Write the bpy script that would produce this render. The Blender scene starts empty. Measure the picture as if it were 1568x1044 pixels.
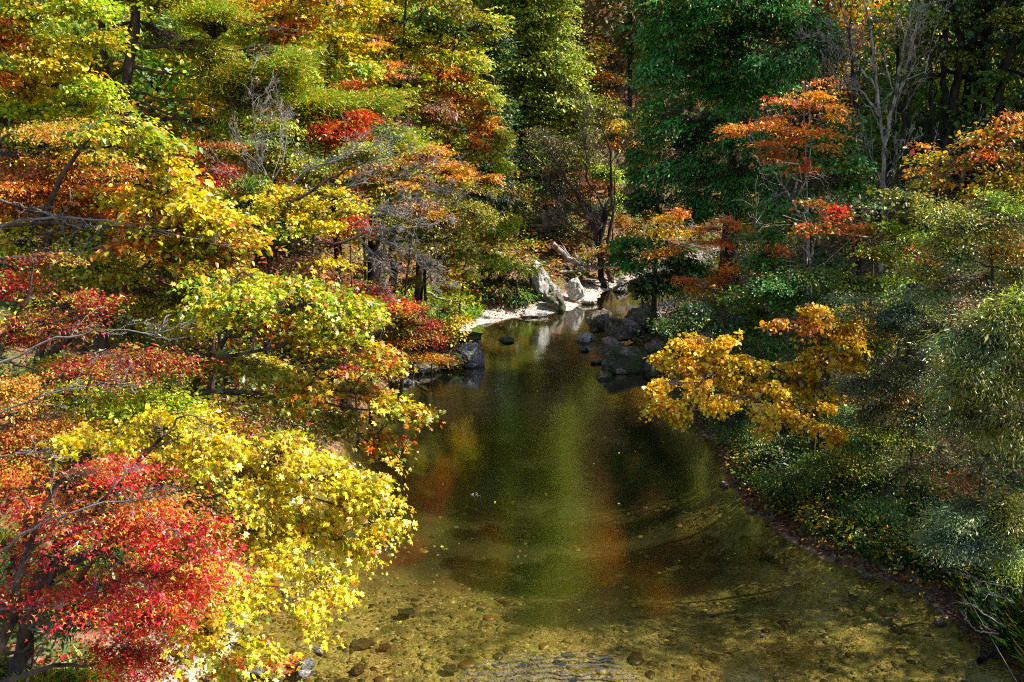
import bpy, math, random
import numpy as np
from mathutils import Vector, noise as mnoise

# ------------------------------------------------------------------ camera, sky, sun, exposure
scene = bpy.context.scene
col = scene.collection
H, F, PITCH = 9.0, 1500.0, math.atan(422 / 1500)
cd = bpy.data.cameras.new("camera"); cam = bpy.data.objects.new("camera", cd); col.objects.link(cam)
cam.location = (0, 0, H); cam.rotation_euler = (math.pi / 2 - PITCH, 0, 0)
cd.sensor_width = 36; cd.lens = 36 * F / 1568; cd.clip_start = .1; cd.clip_end = 2000
scene.camera = cam
SUN_EL, SUN_AZ = math.radians(46), math.radians(88)      # azimuth from +Y towards +X
world = bpy.data.worlds.new("World"); scene.world = world; world.use_nodes = True
wn = world.node_tree; bg = wn.nodes["Background"]
sky = wn.nodes.new("ShaderNodeTexSky"); sky.sky_type = 'NISHITA'; sky.sun_disc = False
sky.sun_elevation = SUN_EL; sky.sun_rotation = SUN_AZ
wn.links.new(sky.outputs[0], bg.inputs[0]); bg.inputs[1].default_value = .12
sd = bpy.data.lights.new("sun", 'SUN'); sun = bpy.data.objects.new("sun", sd); col.objects.link(sun)
sd.energy = 4.6; sd.angle = math.radians(.5); sd.color = (1, .94, .83)
sdir = Vector((math.sin(SUN_AZ) * math.cos(SUN_EL), math.cos(SUN_AZ) * math.cos(SUN_EL), math.sin(SUN_EL)))
sun.rotation_euler = sdir.to_track_quat('Z', 'Y').to_euler()
scene.view_settings.view_transform = 'Standard'; scene.view_settings.look = 'None'
scene.view_settings.exposure = 1.15; scene.view_settings.gamma = 1
cy = scene.cycles
cy.max_bounces = 7; cy.diffuse_bounces = 4; cy.glossy_bounces = 3; cy.transmission_bounces = 5
cy.transparent_max_bounces = 8; cy.caustics_reflective = False; cy.caustics_refractive = False
cy.sample_clamp_indirect = 3; cy.use_denoising = False; cy.filter_width = 1.1

# ------------------------------------------------------------------ pixel -> world helpers
SP, CP = math.sin(PITCH), math.cos(PITCH)
def ray(px, py):
    u, v = (px - 784) / F, (py - 522) / F
    return np.array([u, CP - v * SP, -SP - v * CP])
def at(px, py, Y):
    d = ray(px, py); return np.array([0, 0, H]) + d * (Y / d[1])
def wat(px, py, z=0.):
    d = ray(px, py); return np.array([0, 0, H]) + d * ((z - H) / d[2])

# ------------------------------------------------------------------ terrain
Lp = [(300,1044),(330,1003),(400,900),(480,760),(540,650),(595,578),(690,548),(712,535),(700,515),(728,500),(740,495),(800,484),(860,477),(905,462),(925,450)]
Rp = [(1560,1044),(1545,1020),(1490,985),(1440,930),(1360,890),(1285,862),(1215,825),(1140,770),(1100,700),(1060,640),(1015,600),(1000,575),(975,545),(960,520),(985,490),(1010,470),(1040,452)]
Lw = np.array([wat(*p)[:2] for p in Lp]); Rw = np.array([wat(*p)[:2] for p in Rp])
LY = np.concatenate([[-40, 0, 8], Lw[:, 1], [41, 44, 48, 60, 200]]); LX = np.concatenate([[-7, -7, -6], Lw[:, 0], [4.6, 7.0, 11, 26, 90]])
RY = np.concatenate([[-40, 0, 8], Rw[:, 1], [41, 44, 48, 60, 200]]); RX = np.concatenate([[9, 9, 8], Rw[:, 0], [7.9, 10, 14, 30, 96]])
def n3(x, y, s, z=0.): return mnoise.noise(Vector((x * s, y * s, z)))
def fbm(x, y, s, seed=0.):
    # smooth value noise, vectorised
    out = 0; amp = 1
    for o in range(4):
        X = x * s + seed * 13.7 + o * 31.1; Y_ = y * s + seed * 7.3 - o * 17.9
        xi = np.floor(X); yi = np.floor(Y_); fx = X - xi; fy = Y_ - yi
        fx = fx * fx * (3 - 2 * fx); fy = fy * fy * (3 - 2 * fy)
        def hsh(a, b):
            t = np.sin(a * 127.1 + b * 311.7) * 43758.5453; return t - np.floor(t)
        v = (hsh(xi, yi) * (1 - fx) + hsh(xi + 1, yi) * fx) * (1 - fy) + (hsh(xi, yi + 1) * (1 - fx) + hsh(xi + 1, yi + 1) * fx) * fy
        out = out + amp * (v - .5); amp *= .5; s *= 2.03
    return out
def ground_h(x, y):
    x = np.asarray(x, float); y = np.asarray(y, float)
    wob = .35 * fbm(x, y, .5, 3) + .22 * fbm(x, y, 2.2, 6)
    dl = x - np.interp(y, LY, LX) + wob; dr = np.interp(y, RY, RX) - x + wob
    d = np.minimum(dl, dr); e = np.maximum(-d, 0)
    deep = np.interp(y, [0, 12, 15, 17.5, 21, 28, 34, 36, 37, 45], [.5, .32, .40, .85, 1.4, 1.8, 1.2, .5, .16, .2])
    bed = -deep * (1 - np.exp(-np.maximum(d, 0) * np.interp(y, [14, 19], [.42, .75]))) - .02 + .05 * fbm(x, y, 1.3, 5) * np.clip(d, 0, 1)
    left = dl < dr
    s1 = np.where(left, np.interp(y, [0, 16, 22, 30, 35, 40], [.24, .26, .55, .4, .14, .3]), .30)
    sh = np.minimum(e, 1.6) * s1 + np.maximum(e - 1.6, 0) * np.where(left, .42, .55)
    sh = np.where(sh > 9, 9 + (sh - 9) * .75, sh)
    sh = 40 * np.tanh(sh / 40)
    bank = sh + np.minimum(e, 3) / 3 * (.35 * fbm(x, y, .35, 1) + .25 * fbm(x, y, 1.4, 2)) + .06 * fbm(x, y, 3, 4) * np.minimum(e, 1)
    far = np.maximum(y - 50, 0) * .85 * np.clip(e / 6, 0, 1)
    far = 75 * np.tanh(far / 75)
    return np.where(d > 0, bed, bank + far)

def mesh_obj(name, V, faces, mats, parent=None, fcol=None, smooth=False):
    """faces: list of int arrays [n,k]"""
    V = np.asarray(V, np.float32); me = bpy.data.meshes.new(name)
    faces = [np.asarray(f, np.int32) for f in faces if len(f)]
    me.vertices.add(len(V)); me.vertices.foreach_set('co', V.ravel())
    nl = sum(f.size for f in faces); npol = sum(len(f) for f in faces)
    me.loops.add(nl); me.polygons.add(npol)
    me.loops.foreach_set('vertex_index', np.concatenate([f.ravel() for f in faces]))
    tot = np.concatenate([np.full(len(f), f.shape[1], np.int32) for f in faces])
    st = np.concatenate([[0], np.cumsum(tot)[:-1]]).astype(np.int32)
    me.polygons.foreach_set('loop_start', st); me.polygons.foreach_set('loop_total', tot)
    if smooth: me.polygons.foreach_set('use_smooth', np.ones(npol, bool))
    if fcol is not None:
        a = me.attributes.new('leaf_colour', 'FLOAT_COLOR', 'FACE')
        c = np.ones((npol, 4), np.float32); c[:, :3] = fcol; a.data.foreach_set('color', c.ravel())
    me.update(calc_edges=True)
    me.materials.append(mats)
    o = bpy.data.objects.new(name, me); col.objects.link(o)
    if parent is not None: o.parent = parent
    return o
def tag(o, label=None, cat=None, group=None, kind=None):
    for k, v in (('label', label), ('category', cat), ('group', group), ('kind', kind)):
        if v: o[k] = v
    return o
def empty(name, loc):
    o = bpy.data.objects.new(name, None); col.objects.link(o); o.location = loc; return o

# ------------------------------------------------------------------ materials
def newmat(name):
    m = bpy.data.materials.new(name); m.use_nodes = True
    nt = m.node_tree; nt.nodes.clear(); out = nt.nodes.new('ShaderNodeOutputMaterial')
    return m, nt, out
def N(nt, t, **kw):
    n = nt.nodes.new(t)
    for k, v in kw.items():
        if k.startswith('i_'):
            key = k[2:]; key = int(key) if key.isdigit() else key.replace('_', ' ')
            n.inputs[key].default_value = v
        else: setattr(n, k, v)
    return n
def ramp(nt, stops, src):
    r = nt.nodes.new('ShaderNodeValToRGB'); e = r.color_ramp.elements
    while len(e) < len(stops): e.new(.5)
    for el, (p, c) in zip(e, stops): el.position = p; el.color = (*c, 1)
    nt.links.new(src, r.inputs[0]); return r.outputs[0]
def mixc(nt, f, a, b, mode='MIX'):
    m = nt.nodes.new('ShaderNodeMix'); m.data_type = 'RGBA'; m.blend_type = mode
    for s, v in ((m.inputs[0], f), (m.inputs[6], a), (m.inputs[7], b)):
        if hasattr(v, 'links'): nt.links.new(v, s)
        else: s.default_value = v if not isinstance(v, tuple) else (*v, 1)
    return m.outputs[2]

def leaf_material(name, trans=.48, gloss=.05, rough=.45):
    m, nt, out = newmat(name); L = nt.links.new
    a = N(nt, 'ShaderNodeAttribute', attribute_name='leaf_colour')
    d = N(nt, 'ShaderNodeBsdfDiffuse'); t = N(nt, 'ShaderNodeBsdfTranslucent'); g = N(nt, 'ShaderNodeBsdfGlossy', i_Roughness=rough)
    g.inputs['Color'].default_value = (1, 1, .95, 1)
    L(a.outputs['Color'], d.inputs['Color']); L(a.outputs['Color'], t.inputs['Color'])
    m1 = N(nt, 'ShaderNodeMixShader', i_0=trans); L(d.outputs[0], m1.inputs[1]); L(t.outputs[0], m1.inputs[2])
    m2 = N(nt, 'ShaderNodeMixShader', i_0=gloss); L(m1.outputs[0], m2.inputs[1]); L(g.outputs[0], m2.inputs[2])
    L(m2.outputs[0], out.inputs[0]); return m
LEAF = leaf_material('leaf'); LEAF_SHINY = leaf_material('glossy_leaf', .42, .07, .4)

def bark_material(name, dark, light, scale=6., contrast=(.35, .65)):
    m, nt, out = newmat(name); L = nt.links.new
    tc = N(nt, 'ShaderNodeNewGeometry'); mp = N(nt, 'ShaderNodeMapping'); mp.inputs['Scale'].default_value = (1, 1, .45)
    L(tc.outputs['Position'], mp.inputs[0])
    n = N(nt, 'ShaderNodeTexNoise', i_Scale=scale, i_Detail=6., i_Roughness=.7); L(mp.outputs[0], n.inputs['Vector'])
    c = ramp(nt, [(contrast[0], dark), (contrast[1], light)], n.outputs[0])
    n2 = N(nt, 'ShaderNodeTexNoise', i_Scale=scale * 6, i_Detail=4.); L(mp.outputs[0], n2.inputs['Vector'])
    b = N(nt, 'ShaderNodeBump', i_Strength=.7, i_Distance=.03); L(n2.outputs[0], b.inputs['Height'])
    p = N(nt, 'ShaderNodeBsdfDiffuse'); L(c, p.inputs['Color']); L(b.outputs[0], p.inputs['Normal'])
    L(p.outputs[0], out.inputs[0]); return m
BARK = bark_material('brown_bark', (.03, .022, .017), (.16, .12, .09))
BARKD = bark_material('dark_bark', (.012, .01, .009), (.07, .055, .045))
BARKG = bark_material('grey_lichen_bark', (.08, .068, .052), (.46, .42, .35), 9., (.4, .6))
TWIG = bark_material('pale_twig', (.10, .085, .075), (.33, .30, .28), 3.)
TWIGD = bark_material('dark_twig', (.03, .024, .02), (.12, .09, .075), 3.)
WOOD = bark_material('weathered_wood', (.14, .12, .10), (.5, .46, .42), 5.)

# ------------------------------------------------------------------ ground sheet
def ground_material():
    m, nt, out = newmat('forest_floor_and_gravel'); L = nt.links.new
    g = N(nt, 'ShaderNodeNewGeometry'); sep = N(nt, 'ShaderNodeSeparateXYZ'); L(g.outputs['Position'], sep.inputs[0])
    # leaf litter
    v = N(nt, 'ShaderNodeTexVoronoi', i_Scale=13.); L(g.outputs['Position'], v.inputs['Vector'])
    sepc = N(nt, 'ShaderNodeSeparateColor'); L(v.outputs['Color'], sepc.inputs[0])
    litter = ramp(nt, [(0, (.03, .02, .012)), (.3, (.09, .055, .03)), (.55, (.17, .10, .055)), (.8, (.27, .17, .10)), (1, (.26, .09, .045))], sepc.outputs[0])
    nz = N(nt, 'ShaderNodeTexNoise', i_Scale=.7, i_Detail=5., i_Roughness=.65); L(g.outputs['Position'], nz.inputs['Vector'])
    n2 = N(nt, 'ShaderNodeTexNoise', i_Scale=22., i_Detail=3.); L(g.outputs['Position'], n2.inputs['Vector'])
    moss = ramp(nt, [(.3, (.03, .045, .012)), (.7, (.16, .2, .045))], n2.outputs[0])
    mk = ramp(nt, [(.5, (0, 0, 0)), (.58, (1, 1, 1))], nz.outputs[0])
    land = mixc(nt, mk, litter, moss)
    # gravel and pebbles
    vp = N(nt, 'ShaderNodeTexVoronoi', i_Scale=24.); mp = N(nt, 'ShaderNodeMapping'); mp.inputs['Scale'].default_value = (1, 1.25, .4)
    dn = N(nt, 'ShaderNodeTexNoise', i_Scale=3., i_Detail=3.); L(g.outputs['Position'], dn.inputs['Vector'])
    dist = mixc(nt, .18, (0., 0., 0.), dn.outputs['Color'], 'MIX')
    addv = N(nt, 'ShaderNodeVectorMath', operation='ADD'); L(g.outputs['Position'], addv.inputs[0]); L(dist, addv.inputs[1])
    L(addv.outputs[0], mp.inputs[0]); L(mp.outputs[0], vp.inputs['Vector'])
    vc = N(nt, 'ShaderNodeSeparateColor'); L(vp.outputs['Color'], vc.inputs[0])
    peb = ramp(nt, [(0, (.06, .045, .02)), (.25, (.20, .14, .055)), (.5, (.36, .26, .10)), (.75, (.50, .39, .18)), (.92, (.24, .11, .05)), (1, (.66, .58, .38))], vc.outputs[0])
    nb = N(nt, 'ShaderNodeTexNoise', i_Scale=1.1, i_Detail=7., i_Roughness=.68); L(g.outputs['Position'], nb.inputs['Vector'])
    silt = ramp(nt, [(.36, (.04, .035, .014)), (.5, (.20, .16, .06)), (.64, (.42, .33, .14))], nb.outputs[0])
    mk2 = ramp(nt, [(.42, (.25, .25, .25)), (.6, (1, 1, 1))], dn.outputs[0])
    bed = mixc(nt, mk2, silt, peb)
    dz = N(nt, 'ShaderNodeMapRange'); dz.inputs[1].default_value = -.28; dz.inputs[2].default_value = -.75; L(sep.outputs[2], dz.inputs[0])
    deep_shade = ramp(nt, [(.35, (.012, .012, .005)), (.65, (.045, .042, .018))], nb.outputs[0])  # dark bed colour by depth: painted-in pool shade and light lost in water
    bed = mixc(nt, dz.outputs[0], bed, deep_shade)
    # dry pale gravel just above the water
    dry = ramp(nt, [(0, (.18, .14, .11)), (.3, (.42, .36, .30)), (.6, (.60, .54, .47)), (.85, (.74, .70, .64)), (1, (.35, .12, .08))], vc.outputs[1])
    zn = N(nt, 'ShaderNodeMath', operation='MULTIPLY_ADD'); L(nz.outputs[0], zn.inputs[0]); zn.inputs[1].default_value = -.45; L(sep.outputs[2], zn.inputs[2])
    zr = N(nt, 'ShaderNodeMapRange'); zr.inputs[1].default_value = -.1; zr.inputs[2].default_value = .12; L(zn.outputs[0], zr.inputs[0])
    zw = N(nt, 'ShaderNodeMapRange'); zw.inputs[1].default_value = -.03; zw.inputs[2].default_value = .02; L(sep.outputs[2], zw.inputs[0])
    # reddish leaf-strewn mud on the right margin
    xr = N(nt, 'ShaderNodeMapRange'); xr.inputs[1].default_value = 3.0; xr.inputs[2].default_value = 5.0; L(sep.outputs[0], xr.inputs[0])
    yr = N(nt, 'ShaderNodeMapRange'); yr.inputs[1].default_value = 24.; yr.inputs[2].default_value = 20.; L(sep.outputs[1], yr.inputs[0])
    xy = N(nt, 'ShaderNodeMath', operation='MULTIPLY'); L(xr.outputs[0], xy.inputs[0]); L(yr.outputs[0], xy.inputs[1])
    mud = ramp(nt, [(0, (.03, .02, .013)), (.5, (.10, .06, .035)), (1, (.20, .13, .085))], vc.outputs[1])
    dry = mixc(nt, xy.outputs[0], dry, mud)
    yd = N(nt, 'ShaderNodeMath', operation='SUBTRACT'); L(sep.outputs[1], yd.inputs[0]); yd.inputs[1].default_value = 24.
    ya = N(nt, 'ShaderNodeMath', operation='ABSOLUTE'); L(yd.outputs[0], ya.inputs[0])
    ym = N(nt, 'ShaderNodeMapRange'); ym.inputs[1].default_value = 7.5; ym.inputs[2].default_value = 9.; L(ya.outputs[0], ym.inputs[0])
    dry = mixc(nt, ym.outputs[0], litter, dry)
    c1 = mixc(nt, zw.outputs[0], bed, dry); c2 = mixc(nt, zr.outputs[0], c1, land)
    b = N(nt, 'ShaderNodeBump', i_Strength=.6, i_Distance=.03); b.invert = True
    L(vp.outputs['Distance'], b.inputs['Height'])
    b2 = N(nt, 'ShaderNodeBump', i_Strength=.5, i_Distance=.05); L(n2.outputs[0], b2.inputs['Height']); L(b.outputs[0], b2.inputs['Normal'])
    p = N(nt, 'ShaderNodeBsdfPrincipled', i_Roughness=.85); p.inputs['Specular IOR Level'].default_value = .2
    L(c2, p.inputs['Base Color']); L(b2.outputs[0], p.inputs['Normal']); L(p.outputs[0], out.inputs[0]); return m
GROUND = ground_material()
def sym(n, fine, lim, k):
    a = np.linspace(-1, 1, n); return np.sign(a) * (np.abs(a) * fine + (np.abs(a) ** k) * (lim - fine))
gx = sym(420, 26, 320, 6.); gx = gx + 0
gy = np.concatenate([np.linspace(-60, 6, 40, endpoint=False), np.linspace(6, 50, 420, endpoint=False), 50 + (np.linspace(0, 1, 120) ** 2.2) * 350])
GX, GY = np.meshgrid(gx, gy); GZ = ground_h(GX, GY)
nx, ny = len(gx), len(gy)
idx = np.arange(nx * ny).reshape(ny, nx)
q = np.stack([idx[:-1, :-1], idx[:-1, 1:], idx[1:, 1:], idx[1:, :-1]], -1).reshape(-1, 4)
g = mesh_obj('ground', np.stack([GX, GY, GZ], -1).reshape(-1, 3), [q], GROUND, smooth=True)
tag(g, kind='structure', label='forest floor, gravel margin and pebbly stream bed of the valley')

# ------------------------------------------------------------------ water
def water_material():
    m, nt, out = newmat('clear_stream_water'); L = nt.links.new
    g = N(nt, 'ShaderNodeNewGeometry')
    n1 = N(nt, 'ShaderNodeTexNoise', i_Scale=16., i_Detail=4., i_Roughness=.65); L(g.outputs['Position'], n1.inputs['Vector'])
    n2 = N(nt, 'ShaderNodeTexNoise', i_Scale=1.1, i_Detail=2.); L(g.outputs['Position'], n2.inputs['Vector'])
    # breeze ripples on one patch of the near water
    w = N(nt, 'ShaderNodeTexWave', i_Scale=2.2, i_Distortion=9., i_Detail=3., bands_direction='Y'); w.inputs['Detail Scale'].default_value = 1.1
    L(g.outputs['Position'], w.inputs['Vector'])
    c = wat(850, 1045)
    dv = N(nt, 'ShaderNodeVectorMath', operation='SUBTRACT'); L(g.outputs['Position'], dv.inputs[0]); dv.inputs[1].default_value = (c[0] , c[1], 0)
    sc = N(nt, 'ShaderNodeVectorMath', operation='MULTIPLY'); L(dv.outputs[0], sc.inputs[0]); sc.inputs[1].default_value = (1, 1.6, 1)
    ln = N(nt, 'ShaderNodeVectorMath', operation='LENGTH'); L(sc.outputs[0], ln.inputs[0])
    nm = N(nt, 'ShaderNodeMath', operation='MULTIPLY_ADD'); L(n2.outputs[0], nm.inputs[0]); nm.inputs[1].default_value = 1.4; L(ln.outputs['Value'], nm.inputs[2])
    mr = N(nt, 'ShaderNodeMapRange'); mr.inputs[1].default_value = 2.2; mr.inputs[2].default_value = .8; mr.inputs[3].default_value = 0; mr.inputs[4].default_value = 1; L(nm.outputs[0], mr.inputs[0])
    wm = N(nt, 'ShaderNodeMath', operation='MULTIPLY'); L(w.outputs['Fac'], wm.inputs[0]); L(mr.outputs[0], wm.inputs[1])
    b1 = N(nt, 'ShaderNodeBump', i_Strength=.14, i_Distance=.012); L(n1.outputs[0], b1.inputs['Height'])
    b2 = N(nt, 'ShaderNodeBump', i_Strength=.16, i_Distance=.05); L(n2.outputs[0], b2.inputs['Height']); L(b1.outputs[0], b2.inputs['Normal'])
    b3 = N(nt, 'ShaderNodeBump', i_Strength=.8, i_Distance=.03); L(wm.outputs[0], b3.inputs['Height']); L(b2.outputs[0], b3.inputs['Normal'])
    fr = N(nt, 'ShaderNodeFresnel', i_IOR=1.42); L(b3.outputs[0], fr.inputs['Normal'])
    bf = N(nt, 'ShaderNodeMath', operation='SUBTRACT'); bf.inputs[0].default_value = 1; L(g.outputs['Backfacing'], bf.inputs[1])
    fx = N(nt, 'ShaderNodeMath', operation='MULTIPLY', use_clamp=True); fx.inputs[1].default_value = 3.8; L(fr.outputs[0], fx.inputs[0])
    fm = N(nt, 'ShaderNodeMath', operation='MULTIPLY'); L(fx.outputs[0], fm.inputs[0]); L(bf.outputs[0], fm.inputs[1])
    tr = N(nt, 'ShaderNodeBsdfTransparent'); tr.inputs[0].default_value = (.80, .80, .56, 1)
    gl = N(nt, 'ShaderNodeBsdfGlossy', i_Roughness=.015); L(b3.outputs[0], gl.inputs['Normal'])
    mx = N(nt, 'ShaderNodeMixShader'); L(fm.outputs[0], mx.inputs[0]); L(tr.outputs[0], mx.inputs[1]); L(gl.outputs[0], mx.inputs[2])
    L(mx.outputs[0], out.inputs[0]); return m
WATER = water_material()
V = []; 
ys = np.concatenate([np.linspace(-40, 8, 8), np.linspace(9, 48, 80), [60]])
for y in ys:
    a, b = np.interp(y, LY, LX) - 2.0, np.interp(y, RY, RX) + 2.0
    for t in np.linspace(0, 1, 5): V.append((a + (b - a) * t, y, 0))
idx = np.arange(len(V)).reshape(-1, 5)
q = np.stack([idx[:-1, :-1], idx[:-1, 1:], idx[1:, 1:], idx[1:, :-1]], -1).reshape(-1, 4)
tag(mesh_obj('water', V, [q], WATER), kind='structure', label='still clear greenish stream pool mirroring the autumn trees')

# ------------------------------------------------------------------ colours
def lin(c):
    c = np.array(c, float) / 255; return np.where(c <= .04045, c / 12.92, ((c + .055) / 1.055) ** 2.4)
PAL = {
 'yellow': [(242,218,62),(238,210,48),(232,192,42),(246,226,95),(205,200,48)],
 'lemon': [(248,222,70),(242,212,54),(230,198,44),(250,230,105)],
 'ylgreen': [(205,208,52),(170,188,44),(222,204,52),(138,168,44),(228,190,52),(120,150,42)],
 'limey': [(195,215,60),(170,200,52),(145,182,50),(215,222,70)],
 'mixgold': [(235,200,60),(228,168,45),(190,180,45),(225,120,40),(150,150,40)],
 'olive': [(150,145,45),(120,130,40),(175,150,50),(95,110,40)],
 'oakgreen': [(178,192,82),(150,172,74),(202,208,102),(118,146,64),(222,216,96)],
 'green': [(85,125,45),(65,105,42),(105,140,55),(130,150,60)],
 'dkgreen': [(42,78,38),(55,92,42),(35,65,35),(75,100,45)],
 'cypress': [(58,145,55),(76,165,60),(44,118,45),(104,182,72),(48,100,40),(112,95,52)],
 'jade': [(75,150,72),(100,172,88),(52,125,55),(135,182,105)],
 'teal': [(60,95,75),(85,115,95),(45,75,60),(110,130,110)],
 'orange': [(252,155,50),(247,132,40),(255,180,65),(238,112,38)],
 'amber': [(235,165,45),(222,140,38),(240,185,60),(205,115,35)],
 'gold': [(252,204,48),(248,190,36),(254,216,72),(238,172,36)],
 'russet': [(195,120,62),(170,100,52),(212,140,72),(155,110,55),(200,100,55)],
 'salmon': [(218,145,85),(205,128,70),(225,165,85),(190,155,75),(175,165,70)],
 'coral': [(242,128,80),(232,108,62),(248,150,88),(235,160,62)],
 'scarlet': [(245,75,45),(235,55,40),(248,105,55),(210,45,40)],
 'red': [(222,52,58),(205,38,48),(232,75,70),(215,70,50),(190,30,45)],
 'redmix': [(228,58,84),(216,42,68),(232,84,92),(235,130,70),(205,34,58),(222,66,72),(190,30,52)],
 'crimson': [(170,35,50),(145,28,42),(200,50,65),(120,25,35)],
 'maroon': [(120,50,50),(95,38,40),(145,70,65),(160,60,50)],
 'mauve': [(150,95,95),(125,85,85),(165,110,100),(120,90,75)],
 'silver': [(146,168,112),(120,146,88),(170,188,138),(98,126,68),(84,112,52)],
 'willow': [(215,200,90),(190,178,70),(160,160,62),(135,140,52),(185,180,80),(105,118,48),(90,105,45)],
 'pine': [(140,168,48),(112,150,48),(170,178,52),(205,165,55),(92,132,45)],
 'brush': [(105,100,55),(85,85,45),(130,115,70),(70,85,45),(120,85,60)],
}
def sat(c, s=1.2, g=.97):
    l = c.mean(); return np.clip((l + (c - l) * s) * g, .004, .9)
PAL = {k: np.array([sat(lin(c)) for c in v]) for k, v in PAL.items()}

# ------------------------------------------------------------------ leaf templates (x along leaf, y across, z up)
def tmpl(V, F): return np.array(V, float), [np.array(f, int) for f in F]
LEAVES = {
 'oval': tmpl([(0,0,0),(.33,.3,.07),(.72,.24,.03),(1,0,-.12),(.72,-.24,.03),(.33,-.3,.07)], [[(0,1,2,3)], [(0,3,4,5)]]),
 'rhomb': tmpl([(0,0,0),(.5,.36,.04),(1,0,-.08),(.5,-.36,.04)], [[(0,1,2,3)]]),
 'maple': tmpl([(0,0,0),(.12,.42,.0),(.34,.20,.05),(.62,.50,-.06),(.62,.16,.05),(1,0,-.14),(.62,-.16,.05),(.62,-.50,-.06),(.34,-.20,.05),(.12,-.42,.0)],
               [[(0,1,2,0+4)], [(2,3,4,4)], [(0,4,5,6)], [(0,6,8,9)], [(6,7,8,8)]]),
 'star': tmpl([(0,0,0),(-.02,.44,-.10),(.34,.17,.06),(.74,.52,-.14),(.52,.12,.05),(1.08,0,-.22),(.52,-.12,.05),(.74,-.52,-.14),(.34,-.17,.06),(-.02,-.44,-.10)],
               [[(0,1,2,4)], [(0,4,5,6)], [(0,6,8,9)]]),
 'round': tmpl([(0,0,0),(.12,.38,.04),(.55,.46,.03),(.85,.2,-.02),(1,0,-.1),(.85,-.2,-.02),(.55,-.46,.03),(.12,-.38,.04)], [[(0,1,2,3)], [(0,3,4,5)], [(0,5,6,7)]]),
 'blade': tmpl([(0,.035,0),(.5,.06,.06),(1,0,-.1),(.5,-.06,.06)], [[(0,1,2,3)]]),
 'willowleaf': tmpl([(0,0,0),(.45,.10,.05),(1,0,-.1),(.45,-.10,.05)], [[(0,1,2,3)]]),
 'needle': tmpl([(0,.03,0),(.6,.09,.02),(1,0,.1),(.6,-.09,.02)], [[(0,1,2,3)]]),
 'frond': tmpl([(0,0,0),(.35,.30,.0),(.45,.1,.03),(.8,.22,-.06),(1.05,0,-.14),(.8,-.22,-.06),(.45,-.1,.03),(.35,-.30,.0)], [[(0,1,2,6)], [(2,3,4,6)], [(0,6,7,7)], [(4,5,6,6)]]),
}
# clean degenerate quads to tris
for k, (v, fs) in LEAVES.items():
    tri = [f for q_ in fs for f in q_.tolist() if len(set(f)) == 3]; quad = [f for q_ in fs for f in q_.tolist() if len(set(f)) == 4]
    tri = [list(dict.fromkeys(t)) for t in tri]
    LEAVES[k] = (v, np.array(quad, int).reshape(-1, 4), np.array(tri, int).reshape(-1, 3))
AREA = {'oval': .36, 'rhomb': .36, 'maple': .40, 'star': .30, 'round': .62, 'blade': .07, 'willowleaf': .10, 'needle': .08, 'frond': .26}

def norm(v): return v / np.maximum(np.linalg.norm(v, axis=-1, keepdims=True), 1e-9)
def leaves_mesh(P, D, Nn, S, C, kind):
    """P pos, D direction, Nn approx normal, S size, C colour -> verts, quads, tris, face colours"""
    v, fq, ft = LEAVES[kind]; n = len(P); k = len(v)
    D = norm(D); B = norm(np.cross(Nn, D)); Z = np.cross(D, B)
    W = P[:, None] + S[:, None, None] * (v[None, :, 0:1] * D[:, None] + v[None, :, 1:2] * B[:, None] + v[None, :, 2:3] * Z[:, None])
    off = (np.arange(n) * k)[:, None, None]
    Q = (fq[None] + off).reshape(-1, 4); T = (ft[None] + off).reshape(-1, 3)
    cc = np.concatenate([np.repeat(C, len(fq), 0), np.repeat(C, len(ft), 0)])
    return W.reshape(-1, 3), Q, T, cc
def tubes(P, R, sides):
    """P [n,k,3], R [n,k] -> verts, quads"""
    n, k = P.shape[:2]; d = np.gradient(P, axis=1); d = norm(d)
    up = np.tile(np.array([.13, .21, .97]), (n, k, 1)); a = norm(np.cross(d, up)); b = np.cross(d, a)
    th = np.arange(sides) / sides * 2 * np.pi
    W = P[:, :, None] + R[:, :, None, None] * (np.cos(th)[None, None, :, None] * a[:, :, None] + np.sin(th)[None, None, :, None] * b[:, :, None])
    i = np.arange(n * k * sides).reshape(n, k, sides)
    A = i[:, :-1]; Bq = i[:, 1:]
    Q = np.stack([A, np.roll(A, -1, 2), np.roll(Bq, -1, 2), Bq], -1).reshape(-1, 4)
    return W.reshape(-1, 3), Q
class Acc:
    def __init__(s): s.V = []; s.Q = []; s.T = []; s.CQ = []; s.n = 0
    def add(s, W, Q, T=None):
        s.V.append(W); s.Q.append(Q + s.n)
        if T is not None and len(T): s.T.append(T + s.n)
        s.n += len(W)
    def obj(s, name, mat, parent=None, fcol=None, smooth=True):
        if not s.V: return None
        Q = np.concatenate(s.Q); F = [Q]
        if s.T: F.append(np.concatenate(s.T))
        return mesh_obj(name, np.concatenate(s.V), F, mat, parent, fcol, smooth)
def polyline(pts, k, rng, wob=.0):
    pts = np.array(pts, float); t = np.concatenate([[0], np.cumsum(np.linalg.norm(np.diff(pts, axis=0), axis=1))]); t /= max(t[-1], 1e-6)
    s = np.linspace(0, 1, k); o = np.stack([np.interp(s, t, pts[:, i]) for i in range(3)], 1)
    # smooth once
    o[1:-1] = (o[:-2] + 2 * o[1:-1] + o[2:]) / 4
    w = rng.normal(0, 1, (k, 3)) * wob; w[0] = 0
    return o + w

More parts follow.
